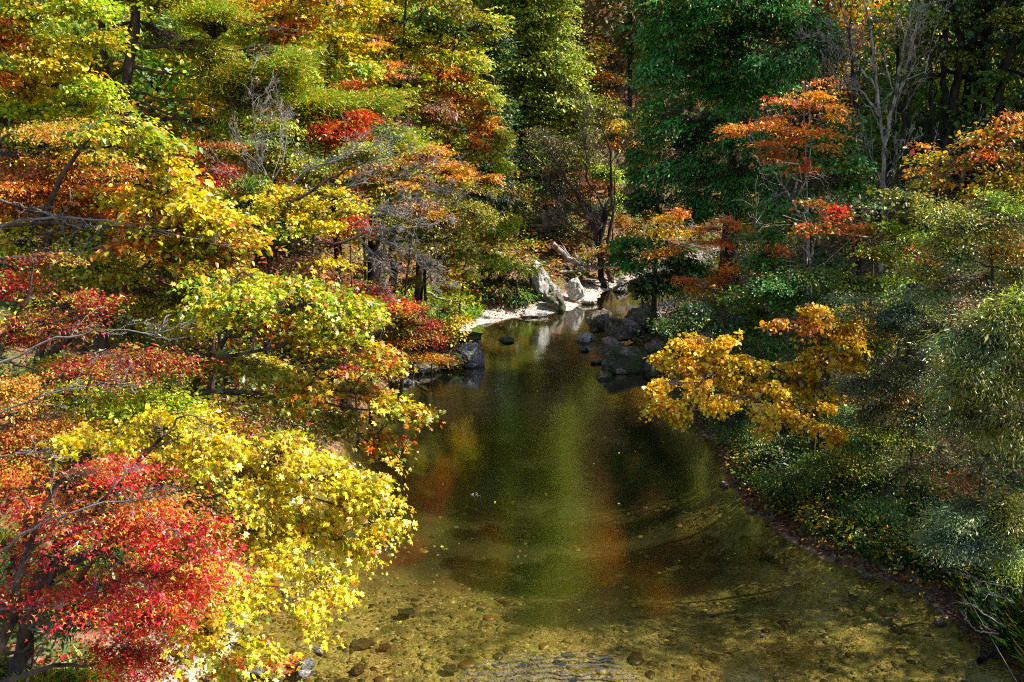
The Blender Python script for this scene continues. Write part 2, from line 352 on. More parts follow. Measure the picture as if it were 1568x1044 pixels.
def tree(name, label, cat, base, Y, pal, leaf, size, clumps, lai=2.6, r0=.12, bark=None, twigm=None, shiny=False, group=None,
         flat=.35, droop=.25, limbs=(), seed=None, rs=.42, bare=0, thick=.9, straight=False, toph=None, tsz=.32, up=.8, trunk=True, mix=None, mixp=.32, fine=.68, puff=1.2):
    """base (px, depth); clumps (px, py, rx, ry[, dY[, palette]]) in photograph pixels, taken at depth Y+dY"""
    rng = np.random.default_rng(seed if seed is not None else (abs(hash_(label)) % 2 ** 31))
    size = size * fine
    if mix is None: mix = ['ylgreen', 'olive', 'mixgold'] if group == GL else ['green', 'olive']
    if group is None: mixp = .12
    bark = bark or BARK; twigm = twigm or TWIGD
    bx = at(base[0], 500, base[1]); bz = float(ground_h(bx[0], bx[1])); root = np.array([bx[0], bx[1], bz - .15])
    cs = []
    for c in clumps:
        px, py, rx, ry = c[:4]; dY = c[4] if len(c) > 4 else 0; pl = c[5] if len(c) > 5 else pal
        p = at(px, py, Y + dY); sc_ = (Y + dY) / F * 1.02
        gz = float(ground_h(p[0], p[1]))
        cs.append((p, rx * sc_ * 1.05, ry * sc_ * puff, pl, gz))
    cen = np.mean([c[0] for c in cs], 0); topz = max(c[0][2] for c in cs)
    E = empty(name, tuple(root)); E.location = root
    tag(E, label, cat, group)
    # trunk and limbs
    trk = Acc(); br = Acc()
    top = np.array([cen[0] * .75 + root[0] * .25, cen[1] * .75 + root[1] * .25, topz if toph is None else toph])
    if straight: top = np.array([root[0] + (cen[0] - root[0]) * .15, root[1], top[2]])
    if top[2] < root[2] + .6: top[2] = root[2] + .6
    mid = root * .55 + top * .45 + np.array([(root[0] - top[0]) * (0 if straight else .18), 0, (top[2] - root[2]) * .05])
    tp = polyline([root, mid, top], 12, rng, 0 if straight else .04 * min(1, r0 * 8))
    tr_ = r0 * (1 - .82 * np.linspace(0, 1, 12)) ; tr_[0] *= 1.5; tr_[1] *= 1.12
    if trunk: trk.add(*tubes(tp[None] - root, tr_[None] * .8, 9))
    if trunk: br.add(*tubes(tp[None, 2:] - root, np.linspace(.02, .006, 10)[None], 4))     # leader running up into the crown
    C_V = Acc(); cols = []
    colsQ = []; colsT = []
    nodes = [(tp[i], tr_[i] * .8, 0.) for i in range(3, 12)]
    for (p, rx, rz, pl, gz) in sorted(cs, key=lambda c: np.linalg.norm((c[0] - tp[6]))):
        ryd = max(rx, rz) * thick
        # limb from trunk
        hd = math.hypot(p[0] - root[0], p[1] - root[1]); zt = p[2] - .35 * hd - .1
        f0 = np.clip((zt - tp[0, 2]) / max(tp[-1, 2] - tp[0, 2], .1), .12, .95); ti = int(round(f0 * 11))
        best = min(nodes, key=lambda nd: np.linalg.norm((nd[0] - p) * np.array([1, 1, 1.5 if nd[0][2] < p[2] else 3.0])) + .3 * nd[2]); s0 = best[0]
        hd = math.hypot(p[0] - s0[0], p[1] - s0[1])
        ctrl = (s0 + p) / 2 + np.array([0, 0, .12 * hd + rng.normal(0, .1)])
        lp = polyline([s0, ctrl, p], 9, rng, .05 * min(1, max(.3, rx)))
        lr = np.linspace(max(min(best[1] * .7, r0 * .35), .011), .008, 9)
        for i_ in (3, 5, 7): nodes.append((lp[i_], lr[i_], best[2] + 1.))
        br.add(*tubes(lp[None] - root, lr[None], 5))
        la = AREA[leaf] * size ** 2
        n = max(12, int(1.45 * lai * math.pi * rx * rz / la)); nsp = max(3, int(n / 26)); per = max(5, int(n / nsp)); 
        nsub = max(2, min(9, int(rx * rz / .14)))
        sub = norm(rng.normal(0, 1, (nsub, 3))) * rng.uniform(.25, .95, (nsub, 1)) ** .6
        sub *= np.array([rx, ryd, rz]) * .8
        wsub = rng.integers(0, nsub, nsp)
        J = rng.normal(0, 1, (nsp, 3)) * np.array([rx * .27, ryd * .27, rz * .27 * (.4 + flat)])
        sp = p + sub[wsub] + J
        if gz is not None: 
            gg = ground_h(sp[:, 0], sp[:, 1]); sp[:, 2] = np.maximum(sp[:, 2], np.maximum(gg, 0) + .08)
        # twigs limb end -> spray
        k0 = rng.integers(4, 9, nsp); st = lp[k0]
        m1 = (st + sp) / 2 + rng.normal(0, .06, (nsp, 3)) + np.array([0, 0, .06])
        TP = np.stack([st, st * .5 + m1 * .5 + rng.normal(0, .02, (nsp, 3)), m1, sp], 1)
        w0 = min(.012, size * .08) * (Y / 14) ** .4
        br.add(*tubes(TP - root, np.tile([w0, w0 * .8, w0 * .6, w0 * .3], (nsp, 1)), 3))
        # sprays: fan of twiglets, leaves along them
        out = norm((sp - s0) * np.array([1, 1, .3]) + rng.normal(0, .35, (nsp, 3)) * max(.3, hd * .3))
        ntw = 5
        az = rng.uniform(-1.15, 1.15, (nsp, per)); twi = rng.integers(0, ntw, (nsp, per)); az = (twi - 2) * .52 + rng.normal(0, .13, (nsp, per))
        side = norm(np.cross(np.array([0, 0, 1.]), out)); upv = np.cross(out, side)
        d = np.cos(az)[..., None] * out[:, None] + np.sin(az)[..., None] * side[:, None]
        t = rng.uniform(-.55, 1, (nsp, per)); R_ = rs * (.75 + .5 * rng.random((nsp, 1)))
        pos = sp[:, None] + d * (t * R_)[..., None] + rng.normal(0, .12, (nsp, per, 3)) * R_[..., None] * np.array([1, 1, flat + .1])
        pos[..., 2] -= droop * R_ * np.clip(t, 0, 1) ** 2
        ld = d + rng.normal(0, .55, (nsp, per, 3)); ld[..., 2] -= droop * 1.3
        nn = np.array([0, 0, up]) + upv[:, None] * .3 + rng.normal(0, .55, (nsp, per, 3)) + np.array([.12, -.1, 0])
        SZ = size * np.exp(rng.normal(0, tsz, (nsp, per)))
        pa = PAL[pl]; 
        sprayc = rng.integers(0, len(pa), nsp); own = rng.integers(0, len(pa), (nsp, per)); use = rng.random((nsp, per)) < .45
        ci = np.where(use, own, sprayc[:, None]); C = pa[ci] * np.exp(rng.normal(0, .16, (nsp, per, 1))) 
        alt = np.concatenate([PAL[q_] for q_ in mix]); am = (rng.random((nsp, 1)) < mixp * .8) & (rng.random((nsp, per)) < .8) | (rng.random((nsp, per)) < mixp * .35)
        C = np.where(am[..., None], alt[rng.integers(0, len(alt), (nsp, per))], C)
        C = np.where((rng.random((nsp, per)) < .07)[..., None], C * np.array([.45, .38, .35]) + np.array([.02, .01, 0]), C)
        C = np.clip(C * np.exp(rng.normal(0, .05, (nsp, per, 3))), 0, .9)
        W, Q, T, cc = leaves_mesh(pos.reshape(-1, 3) - root, ld.reshape(-1, 3), nn.reshape(-1, 3), SZ.ravel(), C.reshape(-1, 3), leaf)
        C_V.add(W, Q, T); nq = len(Q); colsQ.append(cc[:nq]); colsT.append(cc[nq:])
    for lb in limbs:
        pts = [at(a, b, Y + c_) for a, b, c_ in lb[0]]
        near = min(nodes, key=lambda nd: np.linalg.norm(nd[0] - pts[0])); pts = [near[0]] + pts
        P_ = polyline(pts, 16, rng, .015 * Y / 14); br.add(*tubes(P_[None] - root, np.linspace(lb[1], lb[2], 16)[None], 6))
    if trunk: trk.obj('trunk', bark, E)
    br.obj('crown_branches', lb[3] if limbs and len(lb) > 3 else (bark if not bare else twigm), E)
    C_V.obj('crown' if cat == 'tree' else 'foliage', LEAF_SHINY if shiny else LEAF, E, np.concatenate(colsQ + [c for c in colsT if len(c)]), False)
    return E
def hash_(s):
    h = 5381
    for ch in s: h = (h * 33 + ord(ch)) & 0x7fffffff
    return h

def bare_tree(name, label, cat, base, Y, stems, r0=.05, mat=None, gens=3, spread=.5, seed=1, group=None, kids=5, pull=(0, 0, .15), part='crown_branches', frac=.55):
    """stems: pixel polylines; every stem grows twigs, those grow twigs"""
    rng = np.random.default_rng(seed); mat = mat or TWIG
    bx = at(base[0], 500, base[1]); root = np.array([bx[0], bx[1], float(ground_h(bx[0], bx[1])) - .1])
    E = empty(name, tuple(root)); tag(E, label, cat, group)
    tr = Acc(); br = Acc(); cur = []
    for s in stems:
        pts = [at(a, b, Y + (c[0] if c else 0)) for a, b, *c in s[0]]
        if s[1] == 'root': pts = [root] + pts; rr = r0
        else: rr = s[1]
        P = polyline(pts, 14, rng, .02 * Y / 20); R = np.linspace(rr, rr * .3, 14)
        tr.add(*tubes(P[None] - root, R[None], 8)); cur.append((P, R))
    stems_ = list(cur)
    for gI in range(gens):
        nxt = []
        for P, R in cur:
            L_ = np.linalg.norm(P[-1] - P[0])
            for _ in range(kids if gI == 0 else max(2, kids - gI)):
                i = rng.integers(int(len(P) * .3), len(P)); d = norm(P[min(i + 1, len(P) - 1)] - P[max(i - 1, 0)])
                dd = norm(d + rng.normal(0, spread, 3) + np.array(pull)); l = L_ * frac * rng.uniform(.4, 1)
                e = P[i] + dd * l; mid = (P[i] + e) / 2 + rng.normal(0, .09, 3) * l
                k = 6; Q_ = polyline([P[i], mid, e], k, rng, .03 * l); rr = max(R[min(i, len(R) - 1)] * .45, .004)
                nxt.append((Q_, np.linspace(rr, max(rr * .3, .003), k)))
        if nxt: br.add(*tubes(np.array([a for a, _ in nxt]) - root, np.array([b for _, b in nxt]), 4))
        cur = nxt
    br.add(*tubes(polyline([root + [0, 0, .3], np.mean([P[-1] for P, _ in stems_], 0)], 6, rng)[None] - root, np.linspace(.01, .004, 6)[None], 4))
    tr.obj('trunk', mat, E); br.obj(part, mat, E)
    return E

# ------------------------------------------------------------------ rocks
def rock_material(name, base, light, mossy=.5, wet=False):
    m, nt, out = newmat(name); L = nt.links.new
    g = N(nt, 'ShaderNodeNewGeometry'); tc = N(nt, 'ShaderNodeTexCoord')
    n = N(nt, 'ShaderNodeTexNoise', i_Scale=3.5, i_Detail=8., i_Roughness=.7); L(g.outputs['Position'], n.inputs['Vector'])
    c = ramp(nt, [(.3, tuple(x * .4 for x in base)), (.5, base), (.68, light)], n.outputs[0])
    nf = N(nt, 'ShaderNodeTexNoise', i_Scale=14., i_Detail=8., i_Roughness=.75); L(g.outputs['Position'], nf.inputs['Vector'])
    c = mixc(nt, .85, c, ramp(nt, [(.36, (.25, .22, .2)), (.5, (.9, .9, .9)), (.64, (1.3, 1.3, 1.3))], nf.outputs[0]), 'MULTIPLY')
    n2 = N(nt, 'ShaderNodeTexNoise', i_Scale=2., i_Detail=5.); L(g.outputs['Position'], n2.inputs['Vector'])
    n3_ = N(nt, 'ShaderNodeTexNoise', i_Scale=30., i_Detail=3.); L(g.outputs['Position'], n3_.inputs['Vector'])
    mo = ramp(nt, [(.3, (.02, .03, .008)), (.7, (.10, .13, .03))], n3_.outputs[0])
    mk = ramp(nt, [(.62 - mossy * .25, (0, 0, 0)), (.70 - mossy * .25, (1, 1, 1))], n2.outputs[0])
    c = mixc(nt, mk, c, mo) if mossy else c
    sp = N(nt, 'ShaderNodeSeparateXYZ'); L(g.outputs['Position'], sp.inputs[0])
    wt = N(nt, 'ShaderNodeMapRange'); wt.inputs[1].default_value = .02; wt.inputs[2].default_value = .10; L(sp.outputs[2], wt.inputs[0])
    c = mixc(nt, wt.outputs[0], mixc(nt, 1., c, (.35, .30, .22), 'MULTIPLY'), c)
    b = N(nt, 'ShaderNodeBump', i_Strength=1., i_Distance=.16); L(n.outputs[0], b.inputs['Height'])
    b2 = N(nt, 'ShaderNodeBump', i_Strength=.9, i_Distance=.05); L(n3_.outputs[0], b2.inputs['Height']); L(b.outputs[0], b2.inputs['Normal'])
    p = N(nt, 'ShaderNodeBsdfPrincipled', i_Roughness=.7); L(c, p.inputs['Base Color']); L(b2.outputs[0], p.inputs['Normal'])
    L(p.outputs[0], out.inputs[0]); return m
RK_GREY = rock_material('grey_rock', (.28, .27, .26), (.56, .55, .54), 0)
RK_MOSS = rock_material('mossy_rock', (.24, .19, .14), (.50, .43, .35), .7)
RK_WHITE = rock_material('pale_rock', (.60, .57, .53), (.80, .78, .74), 0)
RK_FACE = rock_material('pale_mossy_rock', (.55, .52, .47), (.80, .78, .74), .35)
RK_BROWN = rock_material('brown_rock', (.26, .17, .08), (.42, .30, .15), 0)
RK_PURP = rock_material('purplish_rock', (.32, .24, .19), (.60, .51, .43), .35)
RK_DARK = rock_material('dark_wet_rock', (.05, .045, .03), (.12, .11, .08), .5)
import bmesh
def ico(sub):
    bm = bmesh.new(); bmesh.ops.create_icosphere(bm, subdivisions=sub, radius=1)
    v = np.array([x.co[:] for x in bm.verts]); f = np.array([[x.index for x in fa.verts] for fa in bm.faces]); bm.free(); return v, f
ICO = {s: ico(s) for s in (2, 3, 4, 5)}
def rock(name, label, cat, pos, dims, mat, seed, sub=4, rough=.22, cuts=16, rotz=0., group=None, tilt=0.):
    rng = np.random.default_rng(seed); v, f = ICO[sub]; v = v.copy()
    for _ in range(cuts):                              # flat facets
        n = norm(rng.normal(0, 1, 3)); d0 = rng.uniform(.5, .85); dd = v @ n; m = dd > d0; v[m] -= np.outer((dd[m] - d0) * .85, n)
    r = np.array([mnoise.fractal(Vector(p * 1.5 + seed * 3.1), .9, 2.1, 3) + .8 * (.35 - abs(mnoise.noise(Vector(p * 3.1 + seed * 5.7)))) + .35 * (.3 - abs(mnoise.noise(Vector(p * 8 + seed * 2.7)))) for p in v]); v *= (1 + rough * r)[:, None]
    v *= np.array(dims)
    c, s = math.cos(tilt), math.sin(tilt); v = v @ np.array([[c, 0, s], [0, 1, 0], [-s, 0, c]]).T
    c, s = math.cos(rotz), math.sin(rotz); v = v @ np.array([[c, -s, 0], [s, c, 0], [0, 0, 1]]).T
    o = mesh_obj(name, v, [f], mat, None, None, sub > 3); o.location = pos
    return tag(o, label, cat, group)
# ------------------------------------------------------------------ left bank trees, near to far
GL, GR, GF = 'autumn trees of the sunlit bank', 'trees of the shaded bank', 'trees of the far valley'
tree('maple_tree', 'red and orange small-leaved maple leaning over the gravel margin in front', 'tree', (-180, 9.6), 10, 'redmix', 'star', .055,
     [(110,735,95,38),(40,800,60,45),(160,790,90,35),(255,820,80,36),(315,800,45,30),(325,845,45,26),(190,890,85,40),(250,880,80,35),(60,905,70,26),(130,900,50,28),
      (215,960,80,38),(180,1010,80,40),(15,860,40,28),(20,745,50,30,0,'coral'),(205,770,80,22,0,'coral'),(110,760,60,20,0,'orange'),(210,1000,60,30),(290,905,60,25,0,'coral')],
     lai=1.15, puff=.9, fine=.68, mix=['yellow','orange','crimson','crimson','ylgreen'], mixp=.36, r0=.13, droop=.4, limbs=[([(-120,1010,-.2),(0,940,0),(70,890,.1),(150,840,.2),(230,800,.2)], .075, .02), ([(70,890,0),(110,820,.2),(140,740,.3)], .04, .01), ([(150,840,.2),(230,890,0),(330,840,.2)], .03, .008),
     ([(-60,1010,0),(40,1000,0),(110,920,.2),(180,900,.2)], .025, .008)], group=GL, seed=3)
tree('linden_tree', 'bright lemon yellow broad-leaved tree drooping over the near water', 'tree', (-60, 12.4), 12, 'lemon', 'maple', .09,
     [(240,665,70,35),(300,700,80,38),(370,740,80,40),(440,690,75,40),(420,750,80,45),(500,740,75,42),(480,800,70,40),(550,760,45,35),(575,800,30,35),(400,820,70,40),(470,855,50,45,-.7),(500,900,28,38,-1.0),(330,880,60,40,-1.3),
      (385,910,50,40,-1.4),(340,955,55,35,-1.9),(370,990,40,30,-2.1),(350,1020,28,28,-2.1),(300,800,50,30),(140,680,60,24),(220,760,40,22),(455,930,25,30,-1.4),(470,960,16,22,-1.4),(520,835,40,28),(260,860,60,25),(300,900,50,25,-1.5),(250,720,60,26),(330,660,50,22),(590,760,18,16),(300,960,50,30,-1.9),(140,870,60,20,.2,'yellow'),(110,860,40,30,.4,'lemon'),(230,830,40,30,.1,'yellow')],
     lai=2.0, puff=1.0, r0=.16, droop=.75, up=.45, limbs=[([(-60,900,0),(80,870,0),(180,820,-.1),(300,760,-.2),(430,750,-.2),(540,780,-.1)], .05, .012), ([(150,830,0),(260,850,-.1),(360,930,-.1),(380,1000,-.1)], .035, .01)], group=GL, rs=.34)
tree('maple_tree', 'crimson maple with a flat spray above the yellow-green leaves', 'tree', (-140, 13.4), 13.2, 'crimson', 'star', .06,
     [(140,560,60,18),(200,555,60,20),(250,560,45,14),(100,575,40,14),(40,490,50,20,.5,'crimson'),(90,500,40,14,.5),(20,440,40,30,.6,'crimson'),(60,400,50,16,.7,'maroon'),(100,470,50,22,.6),(20,520,40,20,.5,'crimson'),(355,645,50,14,.6,'maroon'),(340,660,40,10,.6,'crimson')],
     lai=1.35, r0=.10, flat=.2, mixp=.4, limbs=[([(-40,640,0),(20,605,0),(80,580,0),(140,570,0),(230,575,0)], .04, .008,), ([(-30,520,.4),(60,500,.4),(140,480,.5)], .035, .01)], group=GL)
tree('hornbeam_tree', 'russet and orange leafed tree by the water, half hidden behind the red maple', 'tree', (-120, 12.8), 12.6, 'russet', 'oval', .05,
     [(30,650,55,30),(60,690,60,25),(20,600,35,30,0,'amber'),(50,720,50,20,0,'mauve'),(90,640,50,20)], lai=2., r0=.08, group=GL)
tree('oak_tree', 'yellow-green tree with orange leaf tips reaching out low over the dark pool', 'tree', (180, 15.5), 14.6, 'ylgreen', 'maple', .10,
     [(400,460,80,34),(480,470,70,36),(540,490,55,34),(560,540,40,30,0,'mixgold'),(520,515,60,26,0,'mixgold'),(420,510,60,22,0,'mixgold'),(360,480,60,25),(470,600,60,25,0,'mixgold'),(400,580,60,25,.3),(430,620,60,20,.2),(545,600,45,25,0,'mixgold'),(600,640,30,20,0,'mixgold'),(635,640,26,22,0,'mixgold'),(570,685,40,18,0,'mixgold'),(590,610,30,18,0,'ylgreen'),
      (510,640,50,18,.2,'olive'),(590,565,20,18),(355,430,60,24),(450,440,60,22),(330,560,50,22,.2,'olive')],
     lai=2.0, r0=.15, droop=.4, limbs=[([(200,640,0),(330,590,0),(450,612,0),(540,620,0),(630,650,0)], .05, .012), ([(250,560,0),(380,540,0),(480,520,0),(560,500,0)], .05, .012), ([(470,590,-.2),(500,560,-.2),(530,556,-.2)], .016, .006)], group=GL, rs=.38)
tree('maple_tree', 'fresh lime and yellow tree just under the crimson spray', 'tree', (60, 14.0), 13.6, 'limey', 'oval', .075,
     [(110,600,55,20),(190,600,65,24),(250,610,50,22),(200,640,70,26),(270,640,60,25,0,'yellow'),(310,670,50,25,0,'lemon'),(150,640,50,22,0,'limey'),(90,560,40,18,.3,'ylgreen'),(60,620,40,14,0,'green')], lai=2.1, r0=.11, group=GL,
     limbs=[([(-60,650,0),(0,615,0),(60,590,0),(140,572,0)], .03, .01), ([(0,720,0),(90,700,0),(160,690,0)], .02, .008)])
tree('oak_tree', 'large-leaved golden yellow tree whose boughs step down past the pine trunk', 'tree', (-60, 17.5), 16.6, 'ylgreen', 'oval', .125,
     [(200,190,50,25),(225,215,45,24),(180,205,50,22),(240,255,45,26,0,'yellow'),(260,290,50,28,0,'yellow'),(300,320,55,28,0,'yellow'),(330,350,55,30,0,'yellow'),(280,345,50,26,0,'yellow'),(370,395,55,28,0,'mixgold'),(310,385,55,28),(240,310,45,24,0,'mixgold'),(230,330,40,18,.1,'orange'),
      (195,370,40,18,0,'orange'),(235,380,35,16,0,'amber'),(390,430,45,22,0,'yellow'),(260,400,60,22,0,'mixgold'),(330,420,50,22,0,'ylgreen'),(150,200,40,16,.2,'green'),(215,345,40,14,0,'ylgreen'),(180,300,45,18,.3,'mixgold')],
     lai=1.9, r0=.17, limbs=[([(-60,350,0),(60,340,0),(140,345,0),(230,350,0),(330,375,0)], .05, .012, ), ([(-40,400,0),(60,388,0),(150,380,0),(230,360,0)], .03, .01)], group=GL)
tree('beech_tree', 'copper brown tree with dark crooked boughs under the yellow oak', 'tree', (-200, 18.5), 18, 'russet', 'oval', .065,
     [(60,210,80,25,0,'salmon'),(30,240,70,30),(110,250,60,25,0,'russet'),(60,280,90,26,0,'coral'),(140,280,60,22),(40,320,70,22,0,'amber'),(110,320,70,20,0,'russet'),(150,240,50,20,0,'mixgold'),(20,290,50,25,0,'orange'),(180,265,40,18,0,'russet'),(120,225,60,15,.4,'ylgreen'),(160,320,40,14,-.2,'coral')],
     lai=1.7, r0=.16, flat=.15, limbs=[([(-60,330,-.3),(20,270,-.3),(70,262,-.3),(110,240,-.3),(190,215,-.3)], .07, .015), ([(-40,370,-.4),(40,325,-.4),(90,305,-.4),(170,290,-.4)], .06, .012)], group=GL)
tree('cherry_tree', 'olive and lime tree filling the bank above the crimson maple', 'tree', (20, 17.2), 17, 'ylgreen', 'oval', .08,
     [(60,355,70,22),(110,410,80,26,0,'olive'),(180,430,70,30,0,'ylgreen'),(230,450,60,30,0,'olive'),(260,490,55,26,0,'ylgreen'),(280,450,40,25,.3,'green'),(160,390,60,20,0,'limey'),(20,380,40,18),(120,350,60,16,0,'limey'),(210,500,50,20,.4,'dkgreen')], lai=1.6, r0=.16, group=GL,
     limbs=[([(150,560,0),(165,500,0),(150,440,0),(230,405,0)], .11, .03), ([(60,560,0),(100,520,0),(180,440,0)], .09, .03)])
tree('oak_tree', 'sunlit yellow-green oak filling the top corner beside the pine trunk', 'tree', (-80, 21), 20, 'ylgreen', 'oval', .11,
     [(50,30,70,36),(115,20,50,30,0,'limey'),(140,60,34,22),(90,90,70,35,0,'yellow'),(40,130,55,35,0,'yellow'),(110,130,50,26,0,'limey'),(130,165,40,18,0,'ylgreen'),(20,180,40,26,0,'limey'),(60,-30,80,26),(10,75,30,26,-.4,'orange'),(20,30,30,14,-.4,'orange'),(15,110,22,20,-.4,'orange'),(60,175,40,14,0,'limey')],
     lai=2.0, r0=.2, group=GL)
# ------------------------------------------------------------------ left bank, middle distance
tree('pine_tree', 'tall pine with a dark bare lower trunk and level needle boughs', 'tree', (188, 24), 23.5, 'pine', 'needle', .17,
     [(330,110,45,12,0,'olive'),(400,140,70,16),(460,165,70,14),(380,160,50,12),(430,205,70,16),(380,205,45,14),(500,190,60,14,.5),(560,160,60,13,1),(300,80,45,10,0,'olive'),(420,100,60,14,0),(350,30,60,14,0),(90,170,50,12,0),(120,100,60,12,.6),(262,60,40,10,.8,'green'),(270,-10,80,16),(130,-30,80,16),(420,235,50,12),(200,-60,90,20),(590,215,50,12,1.5)],
     lai=3.6, r0=.22, toph=14, bark=BARK, rs=.5, flat=.35, droop=.15, up=.7, puff=1.9, mixp=.35, mix=['pine','limey','amber','ylgreen'], straight=True, tsz=.15, group=GL,
     limbs=[([(172,290,0),(184,200,0),(193,140,0),(200,80,0),(210,20,0),(222,-70,0)], .13, .10, BARK), ([(197,65,0),(240,72,-.2),(300,70,-.4),(370,78,-.6)], .06, .02, BARKD), ([(200,100,0),(260,112,-.3),(310,117,-.5)], .06, .02), ([(198,135,0),(250,152,-.3),(310,152,-.5),(345,170,-.6)], .045, .015),
            ([(198,150,0),(260,178,-.3),(340,215,-.6),(400,238,-.8)], .045, .012), ([(192,70,0),(150,60,-.2),(100,62,-.2)], .05, .015), ([(215,0,0),(290,15,-.2),(400,40,-.5),(450,55,-.6)], .04, .01)])
tree('maple_tree', 'orange-tipped golden tree right of the pine at the top edge', 'tree', (420, 28), 26, 'yellow', 'maple', .12,
     [(400,15,50,22,0,'mixgold'),(455,45,35,32,-.3,'orange'),(490,30,50,26),(520,60,45,24),(430,80,45,20,0,'ylgreen'),(560,95,50,20,0,'ylgreen'),(480,-20,60,25,0,'amber'),(380,60,40,18,0,'ylgreen'),(540,10,40,22,0,'yellow'),(500,100,50,16,0,'ylgreen')], lai=1.9, r0=.17, group=GL)
tree('elm_tree', 'small-leaved yellow and green tree between the golden tree and the big green oak', 'tree', (600, 31), 30, 'ylgreen', 'oval', .12,
     [(590,35,45,24,0,'mixgold'),(630,70,50,24),(660,20,45,20,0,'green'),(600,80,45,20,0,'yellow'),(690,75,40,20,0,'ylgreen'),(730,40,30,25,0,'oakgreen'),(640,-20,60,24,0,'olive'),(560,-15,50,20,0,'mixgold'),(710,10,40,16,0,'olive'),(680,50,40,18,0,'dkgreen'),(540,125,50,18,0,'ylgreen')], lai=1.9, r0=.18, group=GL)
tree('zelkova_tree', 'amber and orange crown bulging toward the valley with green edges', 'tree', (640, 33), 32, 'amber', 'oval', .115,
     [(650,85,45,20),(680,120,45,28),(700,160,40,26),(720,100,30,28,0,'oakgreen'),(745,130,24,30,0,'oakgreen'),(660,150,40,22),(735,180,30,22,0,'amber'),(755,200,20,22,0,'oakgreen'),(720,215,35,22,0,'oakgreen'),(650,190,40,18,0,'olive'),(765,240,14,18,0,'limey'),(740,235,25,18,0,'ylgreen'),(620,125,40,16,0,'pine'),(600,180,45,14,0,'pine'),(733,215,12,16,-.5,'coral'),(690,235,40,18,0,'olive')], lai=2.0, r0=.2, group=GL)
tree('maple_tree', 'scarlet maple glowing among pale green leaves above the lichened bough', 'tree', (470, 25), 23.4, 'scarlet', 'star', .085,
     [(505,205,32,16),(530,190,24,18),(545,170,20,14),(520,210,28,12),(545,205,22,14,0,'coral')], lai=1.9, r0=.07, group=GL)
tree('maple_tree', 'little vermilion maple crown under the amber crown', 'tree', (560, 28), 27, 'coral', 'star', .09,
     [(585,110,22,9),(600,98,14,10),(530,140,18,12),(560,125,20,9),(575,65,12,8,-.4)], lai=1.6, r0=.06, group=GL)
tree('dogwood_tree', 'mauve-brown thin tree between amber and salmon crowns', 'tree', (650, 30), 29.3, 'mauve', 'oval', .09,
     [(650,175,35,14),(620,185,30,12),(670,160,26,12),(700,255,26,12,0,'mauve'),(615,110,24,10)], lai=1.5, r0=.07, group=GL)
tree('cherry_tree', 'wide salmon-orange tree with level sprays in the middle of the sunny slope', 'tree', (560, 29), 27.6, 'salmon', 'oval', .10,
     [(600,240,50,14,0,'salmon'),(640,250,50,16,0,'amber'),(680,262,40,14),(720,270,30,14,0,'amber'),(570,265,50,12,0,'mixgold'),(620,280,50,12),(690,290,40,14,0,'ylgreen'),(730,300,30,16,0,'olive'),(560,240,30,12,0,'coral'),(650,230,30,12,0,'orange'),(580,290,40,10,0,'ylgreen'),(745,275,14,12,0,'amber')],
     lai=1.8, r0=.14, flat=.12, group=GL, limbs=[([(560,260,-.3),(610,225,-.3),(680,205,-.3)], .04, .01)])
tree('alder_tree', 'pale green thin-leaved tree behind the fork of the lichened bough', 'tree', (400, 24), 22.5, 'oakgreen', 'oval', .075,
     [(420,220,60,16,0,'silver'),(460,235,50,16,0,'oakgreen'),(520,245,50,14,0,'silver'),(400,190,40,14,0,'oakgreen'),(560,225,40,12,0,'oakgreen'),(580,200,30,14,.5,'green'),(350,235,40,12,0,'olive'),(480,255,40,12,0,'silver'),(340,270,40,14,.5,'salmon'),(450,175,30,12,.6,'olive')], lai=1.5, r0=.1, group=GL, twigm=TWIG, bare=1)
tree('maple_tree', 'dusky red maple just below the pine boughs', 'tree', (260, 22), 21.2, 'red', 'star', .075,
     [(310,270,32,14),(330,285,22,12),(300,235,28,12,0,'crimson'),(345,262,18,9,0,'scarlet'),(280,225,24,10,.3,'russet'),(345,225,20,10,.3,'russet')], lai=1.6, r0=.08, group=GL)
tree('hazel_bush', 'dense deep green bush left of the yellow maple and lichened bough', 'tree', (330, 21.5), 20.4, 'green', 'oval', .07,
     [(370,290,36,18),(350,320,40,16),(400,310,30,18),(375,335,36,14,0,'dkgreen'),(410,345,30,12,0,'limey'),(340,300,25,14,0,'oakgreen')], lai=1.9, r0=.07, group=GL)
tree('maple_tree', 'bare-limbed yellow maple on a pale lichened fork in mid slope', 'tree', (300, 20.5), 19, 'yellow', 'maple', .10,
     [(410,300,30,14),(450,285,26,10),(500,290,22,10),(470,325,50,22),(500,335,30,18,0,'yellow'),(430,325,35,16,0,'lemon'),(520,290,16,8),(450,350,40,12,0,'limey'),(490,400,16,10),(510,402,10,10),(405,345,24,10,0,'limey'),(530,310,12,18,.1)], lai=1.6, r0=.12, group=GL,
     limbs=[([(370,372,-.3),(395,383,-.3),(425,370,-.3),(470,372,-.3),(520,372,-.3),(556,357,-.3)], .075, .02, BARKG), ([(425,370,-.3),(430,335,-.3),(436,315,-.3),(470,295,-.3),(520,265,-.3),(560,245,-.3)], .055, .015), ([(472,293,-.3),(474,240,-.3),(472,205,-.3)], .02, .008),
            ([(436,315,-.3),(455,290,-.3)], .02, .008), ([(480,292,-.3),(530,300,-.3),(560,320,-.3)], .02, .006)])
